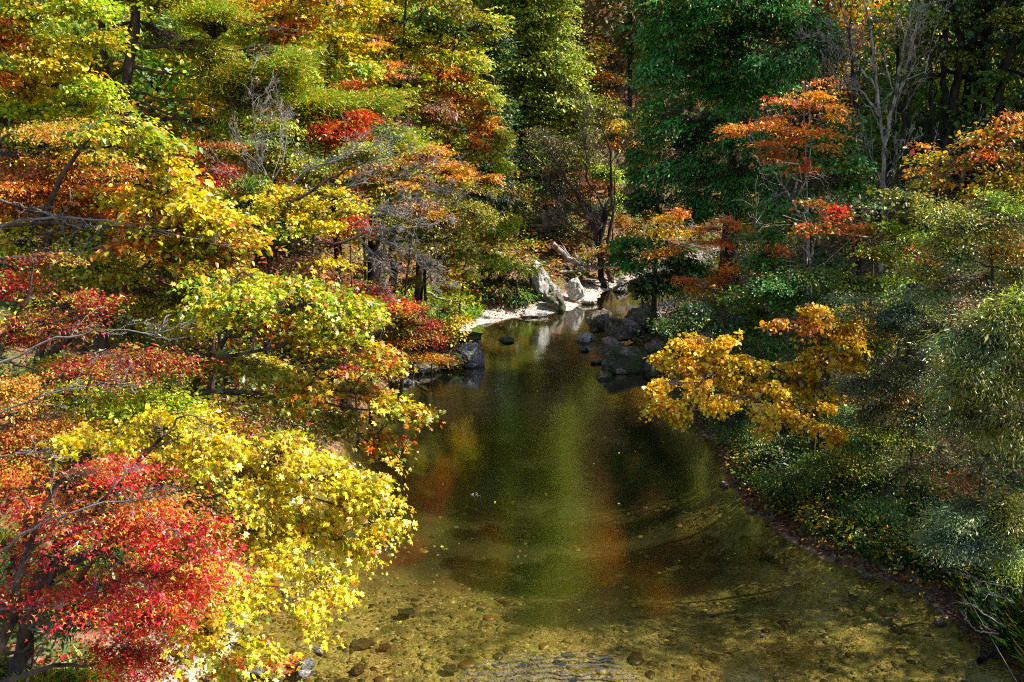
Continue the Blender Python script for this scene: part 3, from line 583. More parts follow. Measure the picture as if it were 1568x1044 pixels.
bare_tree('bare_shrub', 'leafless silvery twiggy bush hanging over the bank beside the lichened bough', 'shrub', (520, 21.5), 19.6,
     [([(545,360),(570,385),(600,410)], .03), ([(540,350),(590,350),(640,345)], .025), ([(545,355),(600,372),(650,400)], .022), ([(540,345),(580,320),(620,305)], .02), ([(560,365),(575,400),(578,440)], .012)], .05, TWIG, 4, .55, 5, kids=9, pull=(.1, 0, -.15), frac=.5)
bare_tree('bare_shrub', 'thin grey leafless bush across the slope under the scarlet maple', 'shrub', (380, 22), 21,
     [([(380,330),(430,260),(440,210)], 'root'), ([(400,320),(470,260),(560,230)], .03), ([(400,330),(360,270),(330,240)], .025), ([(420,320),(520,290),(620,270)], .02)], .05, TWIG, 4, .5, 8, kids=8, frac=.45)
bare_tree('bare_shrub', 'fine purplish leafless twigs right of the red sprig and above the olive tree', 'shrub', (620, 27), 26,
     [([(600,380),(640,340),(690,310)], .02), ([(590,350),(650,325),(730,320)], .02), ([(580,330),(620,300),(680,290)], .015)], .04, TWIG, 4, .5, 9, kids=8, frac=.45)
tree('maple_tree', 'small bright red sprig of maple under the yellow maple leaves', 'tree', (540, 23), 22, 'red', 'star', .08,
     [(532,340,18,13),(525,355,14,10),(545,350,18,10,0,'crimson'),(545,302,14,8,0,'crimson')], lai=1.9, r0=.05, group=GL)
tree('sumac_tree', 'grey-green and mauve shrubby tree under the salmon tree', 'tree', (610, 27), 25.5, 'oakgreen', 'oval', .08,
     [(580,325,40,14,0,'silver'),(620,335,40,14),(600,360,40,14,0,'silver'),(640,310,40,12,0,'mauve'),(670,330,36,14,0,'salmon'),(700,320,36,14,0,'olive'),(640,370,36,16,0,'brush'),(730,330,26,16,0,'olive'),(680,350,36,14,0,'brush')], lai=1.6, r0=.08, group=GL)
tree('maple_tree', 'olive-gold maple stepping down to the bank above the mossy slope', 'tree', (640, 30.5), 29, 'olive', 'maple', .11,
     [(640,385,26,14,0,'gold'),(665,405,30,14,0,'gold'),(650,375,36,14,0,'olive'),(690,425,20,12,0,'gold'),(680,385,30,14,0,'olive'),(720,390,26,16,0,'olive'),(700,360,30,14,0,'olive'),(715,415,14,10,0,'ylgreen'),(630,430,26,10,.4,'olive'),(670,440,22,8,0,'gold')], lai=1.9, r0=.09, group=GL)
tree('maple_tree', 'sharp lime-yellow maple tip reaching from the bank toward the far rocks', 'tree', (700, 33), 31.5, 'limey', 'maple', .12,
     [(745,345,26,9,0,'yellow'),(775,335,22,9,0,'limey'),(720,355,20,9,0,'limey'),(760,365,22,9,0,'limey'),(785,328,12,6,0,'yellow'),(745,385,24,12,0,'limey'),(725,340,26,14,0,'yellow'),(750,350,30,14,0,'limey'),(735,365,28,14,0,'yellow'),(765,405,14,8,0,'limey')], lai=1.9, r0=.07, group=GL)
tree('maple_tree', 'vivid scarlet maple bough hanging low over the bank left of the mossy slope', 'tree', (560, 24.5), 23.5, 'scarlet', 'star', .085,
     [(565,455,26,9),(595,458,24,10),(620,466,20,7),(600,475,22,7),(560,440,30,8,.2,'crimson'),(510,435,40,8,.2,'crimson')], lai=2.2, r0=.07, flat=.12, group=GL)
tree('maple_tree', 'dark red and bronze maple skirt trailing to the waterline', 'tree', (560, 25.5), 24.5, 'crimson', 'star', .08,
     [(600,495,34,14,0,'brush'),(640,500,26,14),(660,520,22,12,0,'crimson'),(620,520,34,14,0,'russet'),(650,540,26,10,0,'amber'),(600,535,34,12,0,'brush'),(672,550,22,8,0,'amber'),(590,560,26,8,0,'russet'),(630,480,26,10,0,'maroon'),(575,510,26,14,0,'brush'),(650,470,26,12,0,'maroon'),(530,560,36,10,-2.0,'crimson'),(450,400,60,12,-2,'maroon'),(500,415,50,12,-1.6,'maroon')], lai=1.5, r0=.08, group=GL)
tree('spicebush', 'golden-brown bush trailing beside the grey waterside rock', 'shrub', (655, 28.5), 27.8, 'amber', 'oval', .09,
     [(680,475,22,10,0,'olive'),(700,490,18,10,0,'gold'),(690,505,14,8,0,'gold'),(665,500,20,12,0,'olive'),(700,460,20,6,0,'ylgreen')], lai=1.5, r0=.04, group=GL)
tree('laurel_bush', 'dark glossy green bush in the hollow behind the big red maple', 'shrub', (170, 11.6), 11.4, 'dkgreen', 'willowleaf', .16,
     [(165,815,40,22),(205,800,35,18),(180,840,45,14,0,'green'),(25,855,40,25,0,'dkgreen'),(120,930,40,14,0,'dkgreen'),(100,960,30,10)], lai=3., shiny=True, r0=.03, trunk=False)
# ------------------------------------------------------------------ centre, far valley
tree('oak_tree', 'massive round green oak with pale lit leaves rising above the far bend', 'tree', (800, 49), 47, 'oakgreen', 'oval', .17,
     [(800,20,50,34),(845,40,40,40),(860,90,36,34),(810,80,50,34,0,'oakgreen'),(880,130,26,30),(840,140,44,34),(790,130,40,28,0,'olive'),(790,180,40,30,0,'green'),(840,190,44,28),(880,190,26,26,0,'oakgreen'),(770,230,34,26,0,'dkgreen'),(820,240,44,26,0,'oakgreen'),(860,245,40,24,0,'olive'),(770,75,30,40,1,'green'),(840,-30,60,34,0,'oakgreen'),(770,-40,60,34,0,'green'),(830,-110,70,44),(760,-120,60,44,1,'oakgreen'),(800,-190,70,44),(850,-230,60,40,0,'limey'),(790,-280,60,44),(830,-350,60,44),(800,-420,50,40,0,'limey'),(770,290,30,24,0,'dkgreen'),(815,290,34,22,0,'teal')],
     lai=2.1, r0=.4, rs=.7, group=GF)
tree('pine_tree', 'shadowy deep green tree squeezed between the amber crown and the green oak', 'tree', (755, 44), 43, 'dkgreen', 'oval', .15,
     [(765,170,22,40),(755,110,18,36),(770,260,22,36,0,'teal'),(765,320,26,26,0,'teal'),(775,370,26,20,0,'green'),(750,300,18,26,0,'dkgreen'),(745,60,30,30,0,'dkgreen')], lai=2.4, r0=.2, rs=.6, group=GF)
tree('maple_tree', 'golden-orange maple leaning out right of the green oak', 'tree', (935, 53), 51, 'amber', 'oval', .15,
     [(905,90,18,14,0,'gold'),(925,110,22,14,0,'amber'),(915,80,14,14,0,'gold'),(935,130,18,14,0,'amber'),(905,140,18,14,0,'ylgreen'),(920,155,20,10,0,'yellow')], lai=1.9, r0=.13, rs=.6, group=GF)
tree('maple_tree', 'plum-red maple in the shaded far gap', 'tree', (900, 64), 62, 'maroon', 'oval', .16,
     [(905,50,30,14),(890,62,22,10),(925,60,20,10,0,'mauve'),(945,90,20,12,0,'maroon')], lai=1.9, r0=.12, rs=.6, group=GF)
tree('maple_tree', 'tiny flame-red treetop near the top of the far gap', 'tree', (960, 63), 61, 'scarlet', 'oval', .16,
     [(955,22,12,12),(962,32,10,10,0,'coral'),(950,12,10,8)], lai=2.0, r0=.08, rs=.5, group=GF)
tree('hornbeam_tree', 'dim brown-green tree behind the flame-red treetop', 'tree', (930, 70), 68, 'brush', 'oval', .17,
     [(920,10,40,26,0,'green'),(960,60,30,26,0,'brush'),(900,-30,60,30,0,'dkgreen'),(980,-20,50,30,0,'brush'),(960,120,30,30,0,'mauve'),(985,90,30,40,0,'maroon'),(970,160,30,26,0,'brush')], lai=1.8, r0=.2, rs=.7, group=GF)
tree('cherry_tree', 'yellow-ochre tree low in the far gap above the red maple', 'tree', (965, 48), 46.5, 'gold', 'oval', .13,
     [(930,165,26,16,0,'olive'),(955,190,26,16,0,'gold'),(985,175,22,14,0,'gold'),(965,220,26,16,0,'amber'),(985,240,20,22,0,'russet'),(945,215,18,14,0,'olive'),(1000,205,20,20,0,'amber')], lai=1.6, r0=.13, rs=.5, group=GF)
tree('maple_tree', 'deep red maple behind the slanting bare stems at the bend', 'tree', (950, 45), 44, 'scarlet', 'star', .12,
     [(895,270,26,12,0,'crimson'),(915,290,30,12,0,'red'),(935,280,22,12,0,'coral'),(945,300,20,12,0,'russet'),(965,250,18,14,0,'scarlet'),(880,285,16,10,0,'crimson'),(950,330,22,18,0,'russet'),(905,355,14,12,0,'coral')], lai=1.3, r0=.08, group=GF)
tree('dogwood_tree', 'pale lime sapling leaves between the red maple and the big cypress', 'tree', (935, 43), 42, 'limey', 'oval', .12,
     [(930,250,22,12),(940,275,18,14),(938,305,16,14),(925,265,14,10),(900,320,12,9),(930,325,12,10)], lai=2.4, r0=.06, group=GF)
bare_tree('alder_tree', 'nearly leafless dark alder with slanting stems over the far creek', 'tree', (935, 41), 41,
     [([(920,390),(905,335),(870,280),(840,230)], 'root'), ([(930,380),(938,320),(935,230),(920,190)], .09), ([(905,340),(850,300),(815,255)], .06), ([(935,330),(900,280),(893,210)], .05), ([(915,350),(960,290),(985,230)], .05), ([(925,375),(870,345),(820,330)], .05)], .13, TWIGD, 4, .45, 21, kids=8, frac=.5, pull=(0, 0, .3))
tree('elm_tree', 'thin brownish leaves scattered round the slanting bare stems', 'tree', (850, 43.5), 42.6, 'brush', 'oval', .10,
     [(850,220,40,30,0,'brush'),(880,240,30,26,0,'olive'),(840,270,40,26,0,'teal'),(870,300,40,22,0,'salmon'),(830,320,34,22,0,'brush'),(900,225,26,26,0,'brush'),(860,345,34,14,0,'silver'),(820,355,30,16,0,'teal'),(850,270,30,20,0,'mixgold')], lai=.95, r0=.1, rs=.5, group=GF)
bare_tree('bare_shrub', 'grey leafless thicket in the dark hollow above the fallen logs', 'shrub', (880, 42), 41.5,
     [([(860,350),(880,340),(905,335)], .03), ([(870,365),(850,345),(845,325)], .025), ([(890,365),(905,350),(915,330)], .025)], .03, TWIG, 4, .6, 31, kids=9, frac=.7)
tree('azalea_bush', 'orange-leaved bush under the cypress beside the far creek', 'shrub', (985, 40.5), 40, 'russet', 'oval', .09,
     [(965,380,22,14,0,'brush'),(980,350,22,16,0,'russet'),(945,370,16,12,0,'salmon'),(920,385,22,8,0,'salmon'),(995,330,20,14,0,'amber'),(935,395,14,8,0,'brush'),(985,395,16,12,0,'brush')], lai=1.3, r0=.04, trunk=False, group=GF)
tree('dwarf_bamboo', 'dark green shaggy bush covering the bank left of the pale far rock', 'shrub', (780, 38), 36.3, 'dkgreen', 'willowleaf', .28,
     [(760,430,26,16,0,'brush'),(790,440,26,16,0,'green'),(770,455,22,10,0,'dkgreen'),(745,440,20,12,0,'brush'),(785,400,26,14,0,'olive'),(760,405,22,14,0,'brush')], lai=3.4, r0=.03, trunk=False, group=GF)
# ------------------------------------------------------------------ right bank
cy_clumps = []
rr = np.random.default_rng(5)
for (x0, y0, rx, ry) in [(1100,-30,110,50),(1040,40,60,40),(1130,50,80,40),(1190,20,60,40),(1010,110,40,36),(1080,120,60,36),(1150,120,60,36),(1210,90,50,36),(1030,180,46,34),(1090,200,56,34),(1150,190,50,30),(1010,250,40,32),(1070,270,50,32),(1130,260,50,30),(1190,220,46,30),(1000,320,30,26),(1060,320,40,26),(1120,320,40,24),(1250,60,40,40),(1240,220,36,26),(1200,290,40,24),(1170,-50,80,40),(1030,-50,60,40)]:
    cy_clumps.append((x0, y0, rx * 1.1, ry * 1.1, float(rr.normal(0, .9)), ['cypress','jade','cypress','cypress','green','jade','cypress','dkgreen'][rr.integers(0, 8)]))
tree('cypress_tree', 'huge deep green cypress standing over the right of the pool', 'tree', (1110, 33), 31, 'cypress', 'frond', .145, cy_clumps, lai=1.9, mix=['dkgreen','green','olive'], mixp=.25, r0=.38, straight=True, rs=.5, droop=.5, tsz=.2, group=GR, toph=17, bark=BARK)
tree('cypress_tree', 'green cypress boughs hanging beside the far creek and boulders', 'tree', (1000, 30.5), 29.5, 'cypress', 'frond', .16,
     [(975,375,20,16),(960,400,22,12),(990,400,24,14),(1005,370,20,18),(985,425,22,12,0,'dkgreen'),(1010,440,26,18,0,'dkgreen'),(970,230,20,16,2),(980,260,20,16,2),(985,300,22,18,1),(1045,395,28,18,0,'dkgreen'),(1030,425,30,18,0,'cypress'),(1065,415,26,18,0,'green'),(1020,380,24,14,0,'green'),(1030,410,26,20,0,'dkgreen')], lai=2.2, r0=.14, rs=.4, droop=.4, toph=7, group=GR, straight=True)
tree('cypress_tree', 'fresh jade-green young conifer between the two orange maples', 'tree', (1230, 24.5), 23.6, 'jade', 'frond', .13,
     [(1260,230,36,22),(1290,250,30,20),(1240,260,36,20,0,'jade'),(1280,290,34,18,0,'cypress'),(1200,300,34,20,0,'cypress'),(1230,330,36,20,0,'cypress'),(1200,360,40,20,0,'green'),(1160,390,40,20,0,'cypress'),(1290,200,26,20,0,'green'),(1220,400,40,20,0,'green'),(1270,400,40,20,0,'dkgreen'),(1310,280,20,16,0,'silver')], lai=1.7, r0=.12, rs=.4, toph=9, group=GR)
tree('maple_tree', 'slender orange maple fanned in front of the big cypress', 'tree', (1235, 23), 22, 'orange', 'star', .10,
     [(1145,200,26,11),(1170,185,22,11),(1125,208,14,7,0,'orange'),(1245,145,24,12,0,'amber'),(1215,158,26,8,0,'orange'),(1250,160,30,9,0,'amber'),(1200,155,14,6,0,'scarlet'),(1235,195,26,8),(1265,200,18,10,0,'coral'),(1205,205,22,10,0,'orange'),(1230,215,28,7),(1200,235,20,9,0,'russet'),(1220,255,18,7),(1232,248,14,6,0,'scarlet'),(1175,235,18,8,0,'russet'),(1250,125,12,6,0,'orange'),(1160,225,20,10,.4),(1190,180,20,10,.5),(1265,225,16,10,.4,'amber'),(1275,180,14,10,-.3,'amber')], lai=1.5, mixp=.12, rs=.5, r0=.05, flat=.22, puff=1.05, group=GR, bark=BARKG,
     limbs=[([(1225,330,0),(1200,285,0),(1170,240,0),(1140,205,0)], .03, .01, BARKG), ([(1215,310,0),(1240,270,0),(1238,200,0),(1240,150,0)], .03, .01)])
tree('maple_tree', 'lower orange maple with long bare grey stems leaning left', 'tree', (1190, 25), 24.4, 'orange', 'star', .10,
     [(1025,330,20,10,0,'gold'),(1010,350,16,8,0,'gold'),(1020,380,24,8,0,'amber'),(1045,325,12,7,0,'orange'),(1000,385,14,6,0,'amber'),(1115,340,20,7,0,'coral'),(1130,352,22,7),(1100,375,20,9,0,'coral'),(1085,350,20,7,0,'russet'),(1180,378,16,9,0,'coral'),(1165,395,14,7,0,'coral'),(1110,410,20,10,0,'orange'),(1080,440,22,9,0,'amber'),(1110,430,20,8,0,'russet'),(1050,355,20,9,0,'gold'),(1172,415,9,8,0,'coral'),(1120,455,20,7,0,'olive'),(1060,430,16,8,0,'orange')], lai=2.1, mixp=.06, r0=.06, flat=.2, group=GR, bark=BARKG,
     limbs=[([(1180,430,0),(1150,400,0),(1120,380,0),(1090,360,0)], .025, .008, BARKG), ([(1210,420,0),(1160,385,0),(1120,360,0),(1060,350,0)], .02, .008)])
tree('maple_tree', 'coral and yellow banded maple right of centre on the shaded bank', 'tree', (1330, 22), 20.5, 'coral', 'maple', .09,
     [(1260,345,24,9),(1290,335,24,9),(1280,320,16,7,0,'scarlet'),(1310,348,26,8,0,'coral'),(1335,350,22,8,0,'orange'),(1240,350,18,7,0,'coral'),(1375,385,14,8,0,'scarlet'),(1410,380,16,8,0,'scarlet'),(1425,392,12,8,0,'red'),(1405,400,10,6,0,'coral'),(1255,310,16,6,0,'russet')], lai=2., r0=.07, group=GR)
tree('lime_tree', 'pale yellow-green leaves rising behind the coral maple', 'tree', (1400, 21), 20, 'limey', 'oval', .09,
     [(1360,345,24,10),(1390,355,26,12),(1350,315,18,8,0,'silver'),(1330,375,22,9,0,'willow'),(1400,335,30,12,0,'willow'),(1410,365,20,10,0,'limey'),(1365,430,26,10,0,'limey'),(1340,440,22,10,0,'willow'),(1380,300,24,12,0,'willow'),(1420,310,30,14,0,'willow')], lai=1.5, r0=.08, group=GR)
bare_tree('bare_tree', 'tall leafless pale-barked tree spreading twigs above the coral maple', 'tree', (1352, 24), 23.5,
     [([(1350,330),(1352,270),(1352,200),(1340,110),(1335,30),(1320,-20)], 'root'), ([(1352,230),(1370,150),(1385,60),(1400,0)], .055), ([(1345,140),(1310,90),(1290,50),(1270,30)], .03), ([(1348,180),(1320,140),(1280,128),(1275,100)], .03), ([(1340,100),(1300,70),(1275,70)], .02), ([(1372,150),(1390,100),(1400,50)], .03), ([(1350,200),(1330,160),(1300,130)], .02), ([(1355,290),(1330,230),(1320,190)], .02), ([(1358,270),(1385,230),(1400,190)], .02)],
     .075, BARKG, 4, .5, 41, kids=7, frac=.5, pull=(0, 0, .25))
tree('oak_tree', 'gloomy tall dark-trunked oak at the upper right with a heavy canopy', 'tree', (1462, 30), 29, 'dkgreen', 'oval', .12,
     [(1450,-10,50,26,0,'green'),(1420,60,40,24,0,'olive'),(1400,20,40,22,0,'ylgreen'),(1500,20,50,24,0,'dkgreen'),(1480,80,40,20,0,'olive'),(1400,130,36,24,0,'green'),(1520,-40,80,34,0,'dkgreen'),(1420,-50,80,34,0,'olive'),(1500,180,30,20,0,'dkgreen'),(1430,180,30,22,0,'dkgreen'),(1400,220,36,24,0,'dkgreen'),(1460,230,30,20,0,'brush')], lai=1.2, r0=.28, group=GR, bark=BARKD, toph=15,
     limbs=[([(1455,210,0),(1465,120,0),(1475,60,0),(1450,0,0)], .16, .07, BARKD), ([(1475,80,0),(1510,45,0),(1560,25,0)], .08, .04), ([(1450,230,0),(1445,120,0),(1450,20,0)], .12, .06)])
tree('oak_tree', 'second dark-trunked oak hard against the upper right edge', 'tree', (1535, 29), 28, 'brush', 'oval', .11,
     [(1540,30,50,26,0,'olive'),(1570,80,40,26,0,'olive'),(1520,110,30,20,0,'green'),(1590,0,60,40,0,'dkgreen'),(1560,150,36,22,0,'olive'),(1600,160,50,40,0,'dkgreen')], lai=1.1, r0=.22, group=GR, bark=BARKD, toph=14,
     limbs=[([(1525,200,0),(1540,110,0),(1550,40,0),(1540,-20,0)], .14, .07, BARKD), ([(1545,90,0),(1570,40,0),(1590,0,0)], .07, .03)])
tree('birch_tree', 'sunny yellow-green trees glimpsed behind the dark oak trunks', 'tree', (1490, 39), 38, 'limey', 'oval', .13,
     [(1400,110,40,30,0,'olive'),(1440,150,30,30,0,'limey'),(1500,100,30,40,0,'ylgreen'),(1470,180,30,30,0,'mixgold'),(1520,160,30,40,0,'limey'),(1550,110,30,40,0,'ylgreen'),(1415,60,26,20,0,'ylgreen'),(1330,150,30,50,0,'brush'),(1560,190,30,24,0,'yellow'),(1380,180,30,40,0,'ylgreen')], lai=2.2, r0=.2, group=GR, rs=.5)
for i, (px, Yb, tops, lab) in enumerate([(1312, 27, [(1312,300),(1310,200),(1305,100),(1300,20)], 'thin straight trunk left of the pale leafless tree'),
                                         (1380, 28, [(1380,300),(1385,200),(1392,120),(1398,40)], 'dark slim sapling trunk right of the pale leafless tree'),
                                         (1425, 29, [(1425,280),(1428,180),(1424,90),(1430,10)], 'shadowed slim trunk left of the gloomy oak'),
                                         (1500, 31, [(1500,230),(1502,150),(1508,80),(1512,0)], 'narrow dark trunk between the two gloomy oaks'),
                                         (1240, 21.6, [(1245,440),(1240,400),(1236,360),(1230,330)], 'short grey sapling stems above the jade leaves'),]):
    bare_tree('sapling', lab, 'tree', (px, Yb), Yb - .3, [([*tops], 'root'), ([tops[1], (tops[2][0] + 14, tops[2][1] - 10)], .03), ([tops[1], (tops[2][0] - 16, tops[2][1])], .03)], .09 if Yb > 25 else .05, BARKD if Yb > 25 else BARKG, 3, .5, 60 + i, kids=6, frac=.35, group='slim trunks of the shaded bank')
tree('oak_tree', 'orange-gold oak bush with upright boughs at the right edge', 'tree', (1560, 18), 17.2, 'amber', 'oval', .085,
     [(1425,240,16,14,0,'gold'),(1435,265,22,14,0,'amber'),(1445,285,18,10,0,'orange'),(1410,275,14,8,0,'gold'),(1420,230,8,10,0,'orange'),(1510,215,30,16,0,'amber'),(1545,200,26,18,0,'amber'),(1500,240,30,12,0,'orange'),(1550,240,30,16,0,'mixgold'),(1530,270,36,16,0,'gold'),(1570,280,30,20,0,'mixgold'),(1555,175,16,10,0,'orange'),(1480,255,20,10,0,'russet'),(1500,290,36,14,0,'mixgold')], lai=1.7, r0=.1, group=GR,
     limbs=[([(1560,360,0),(1470,320,0),(1430,270,0)], .02, .008)])
tree('olive_tree', 'yellowish small-leaved tree spread under the orange-gold oak', 'tree', (1540, 16.6), 15.8, 'willow', 'oval', .05,
     [(1540,310,40,18,0,'limey'),(1490,320,40,16),(1450,330,36,14,0,'willow'),(1540,350,40,20,0,'mixgold'),(1480,360,50,18),(1430,370,36,14,0,'willow'),(1520,390,50,20,0,'mixgold'),(1460,400,44,16,0,'silver'),(1410,420,40,16,0,'willow'),(1560,420,40,20,0,'willow'),(1500,430,44,16,0,'brush'),(1440,440,40,14,0,'silver')], lai=1.7, r0=.09, shiny=True, group=GR)
tree('willow_tree', 'silvery green willow catching light at the middle of the right edge', 'tree', (1760, 13), 12.4, 'willow', 'willowleaf', .085,
     [(1540,480,40,26,0,'willow'),(1560,520,40,30),(1510,530,40,26,0,'silver'),(1480,560,34,22,0,'willow'),(1540,580,50,26),(1500,610,44,22,0,'willow'),(1560,450,36,22,0,'limey'),(1570,640,40,22,0,'willow'),(1510,490,30,16,0,'silver'),(1470,520,26,14,0,'silver'),(1480,640,34,14,0,'brush'),(1530,660,40,14,0,'willow'),(1455,590,24,12,0,'silver')], lai=2.6, r0=.08, shiny=True, droop=.5, group=GR)
tree('privet_bush', 'dusky dark-leaved thicket left of the silvery willow', 'shrub', (1420, 18), 17, 'brush', 'oval', .045,
     [(1400,470,44,22,0,'teal'),(1360,500,40,22,0,'dkgreen'),(1430,510,44,22,0,'brush'),(1380,550,46,22,0,'brush'),(1430,570,40,22,0,'dkgreen'),(1340,580,44,22,0,'brush'),(1330,630,44,20,0,'brush'),(1400,620,44,22,0,'dkgreen'),(1310,470,30,16,0,'silver'),(1390,440,40,16,0,'silver'),(1450,470,36,16,0,'mauve'),(1300,590,40,20,0,'brush'),(1450,630,36,20,0,'dkgreen')], lai=1.8, shiny=True, r0=.05, group=GR)
tree('linden_tree', 'golden big-leaved tree hanging over the right of the pool', 'tree', (1262, 19.4), 18.2, 'gold', 'round', .078,
     [(1030,540,26,18),(1075,525,36,16),(1105,530,26,20),(1050,560,36,20),(1025,590,24,20,-.7),(1065,590,30,20,-.7),(1040,630,30,18,-1.0),(1015,620,16,16,-1.0),(1090,560,30,16),(1120,555,14,16),
      (1150,580,26,18),(1130,610,24,12,-.5),(1180,570,30,16,.3),(1190,600,34,18,-.3),(1150,625,26,14,-.8),(1170,645,20,12,-.8),(1220,590,26,16),(1215,570,20,14),(1250,545,22,14),(1270,550,18,12),
      (1240,645,26,16,-.6),(1270,655,22,14,-.6),(1255,625,26,14,-.3),(1225,635,20,12),(1110,585,26,16),(1100,620,22,14,-.5),(1150,555,24,14),(1210,620,26,14,-.4),(1240,575,28,16,.2),(1270,590,24,16),(1290,560,26,14,.2),(1300,535,26,12),(1245,470,22,12),(1290,490,30,14),(1320,500,26,14),(1345,495,16,22),(1310,520,30,12),(1270,505,26,12),(1335,480,20,10),(1230,500,16,12,0,'amber'),(1195,500,16,10,0,'amber')],
     lai=3.2, fine=.66, puff=1.35, up=.5, mixp=.06, r0=.10, rs=.22, droop=.6, group=GR, limbs=[([(1262,620,0),(1262,560,0),(1250,500,0)], .09, .05, BARKG), ([(1262,600,0),(1180,560,0),(1080,540,0)], .03, .01)])
tree('ash_tree', 'bright green and pale leaved sapling woven through the golden tree', 'tree', (1190, 21.2), 20.3, 'jade', 'oval', .075,
     [(1160,480,36,18,0,'green'),(1200,460,36,18,0,'jade'),(1230,450,30,14,0,'green'),(1260,475,24,10,0,'silver'),(1290,472,18,8,0,'silver'),(1150,450,36,18,0,'green'),(1190,520,30,14,0,'jade'),(1220,530,26,12,0,'green'),(1150,510,30,14,0,'green'),(1280,440,26,12,0,'oakgreen'),(1250,520,20,10,0,'silver'),(1160,540,30,12,0,'cypress'),(1300,430,40,20,0,'green'),(1340,400,36,20,0,'oakgreen'),(1180,430,36,20,0,'jade'),(1240,410,36,20,0,'green'),(1110,490,30,16,0,'dkgreen'),(1060,480,30,18,0,'dkgreen'),(1040,500,24,12,0,'green')], lai=2.0, r0=.06, group=GR)
shr = [('holly_bush', 'dark green leafy bush under the golden hanging leaves', (1180, 20.8), 20.2, 'dkgreen', [(1150,670,40,20,0,'green'),(1190,690,40,20),(1230,690,36,16,0,'green'),(1130,640,30,16),(1110,610,26,16),(1280,620,30,16,0,'jade'),(1300,650,26,16,0,'jade')]),
       ('viburnum_bush', 'yellow-green bush beside the golden tree at the shaded bank', (1370, 17.6), 17, 'olive', [(1360,660,30,14,0,'ylgreen'),(1390,680,26,14),(1340,690,36,16,0,'green'),(1380,610,30,14,0,'amber'),(1410,650,26,10,0,'olive'),(1310,690,30,12,0,'mixgold')]),
       ('azalea_bush', 'low green bush dotted with pale leaves above the muddy margin', (1240, 19), 18.6, 'green', [(1230,730,40,16),(1270,750,40,16,0,'brush'),(1200,740,30,16,0,'dkgreen'),(1290,720,36,16,0,'olive'),(1320,740,36,18,0,'dkgreen'),(1180,720,26,14,0,'green')]),
       ('azalea_bush', 'brownish thicket climbing the bank right of the pale-dotted bush', (1400, 16.6), 16, 'brush', [(1380,720,40,18),(1420,750,40,20,0,'dkgreen'),(1350,760,36,16,0,'green'),(1450,710,40,18,0,'brush'),(1400,790,30,12,0,'green')]),
       ('fern_bush', 'dull green and rust bush above the silver-leaved shrub', (1520, 14.6), 14, 'green', [(1500,700,44,18,0,'brush'),(1550,700,40,18,0,'olive'),(1480,730,30,12,0,'russet'),(1560,740,30,12,0,'dkgreen'),(1540,670,40,12,0,'dkgreen')])]
for n_, lb, b, Y, pl, cl in shr:
    tree(n_, lb, 'shrub', b, Y, pl, 'oval', .055, cl, lai=1.9, r0=.035, trunk=False, group='shrubs of the shaded bank')
tree('silverberry_bush', 'silver-leaved shrub above the muddy margin at lower right', 'shrub', (1640, 13), 12.6, 'silver', 'willowleaf', .065,
     [(1470,780,34,16),(1510,800,40,18),(1480,820,40,16,0,'teal'),(1440,830,30,14,0,'silver'),(1530,770,30,14,0,'willow'),(1560,800,30,20,0,'willow'),(1540,840,30,14,0,'silver'),(1500,840,30,10,0,'teal'),(1555,855,26,14,0,'limey')], lai=3.2, r0=.03, shiny=True, trunk=False)
bare_tree('dead_shrub', 'dry bleached sticks poking from the grass at the lower right margin', 'shrub', (1660, 12.4), 12.2,
     [([(1540,960),(1500,935),(1460,905)], .012), ([(1530,970),(1495,965),(1480,950)], .012), ([(1550,920),(1510,905),(1500,903)], .010), ([(1560,900),(1500,890),(1470,870)], .008)], .015, TWIG, 2, .5, 71, kids=4, frac=.4)
bare_tree('bare_shrub', 'leafless grey branches arching out of the red maple foliage', 'shrub', (-100, 11), 9.8,
     [([(-20,860),(60,800),(150,770),(260,760)], .018), ([(-20,640),(80,600),(150,590),(190,580)], .012), ([(-10,560),(80,520),(180,500),(260,520)], .014), ([(-10,700),(60,690),(110,700)], .01), ([(-20,935),(70,930),(160,900)], .014)], .03, TWIG, 3, .45, 77, kids=7, frac=.35)
bare_tree('bare_shrub', 'leafless whippy twigs above the copper tree and gold oak', 'shrub', (-80, 17), 16.2,
     [([(-20,350),(60,335),(130,335),(200,345),(320,370)], .025), ([(0,395),(60,390),(130,385),(200,368)], .018), ([(20,310),(80,330),(120,350)], .02), ([(-20,300),(40,320),(90,330)], .02)], .05, TWIG, 3, .45, 78, kids=8, frac=.3)

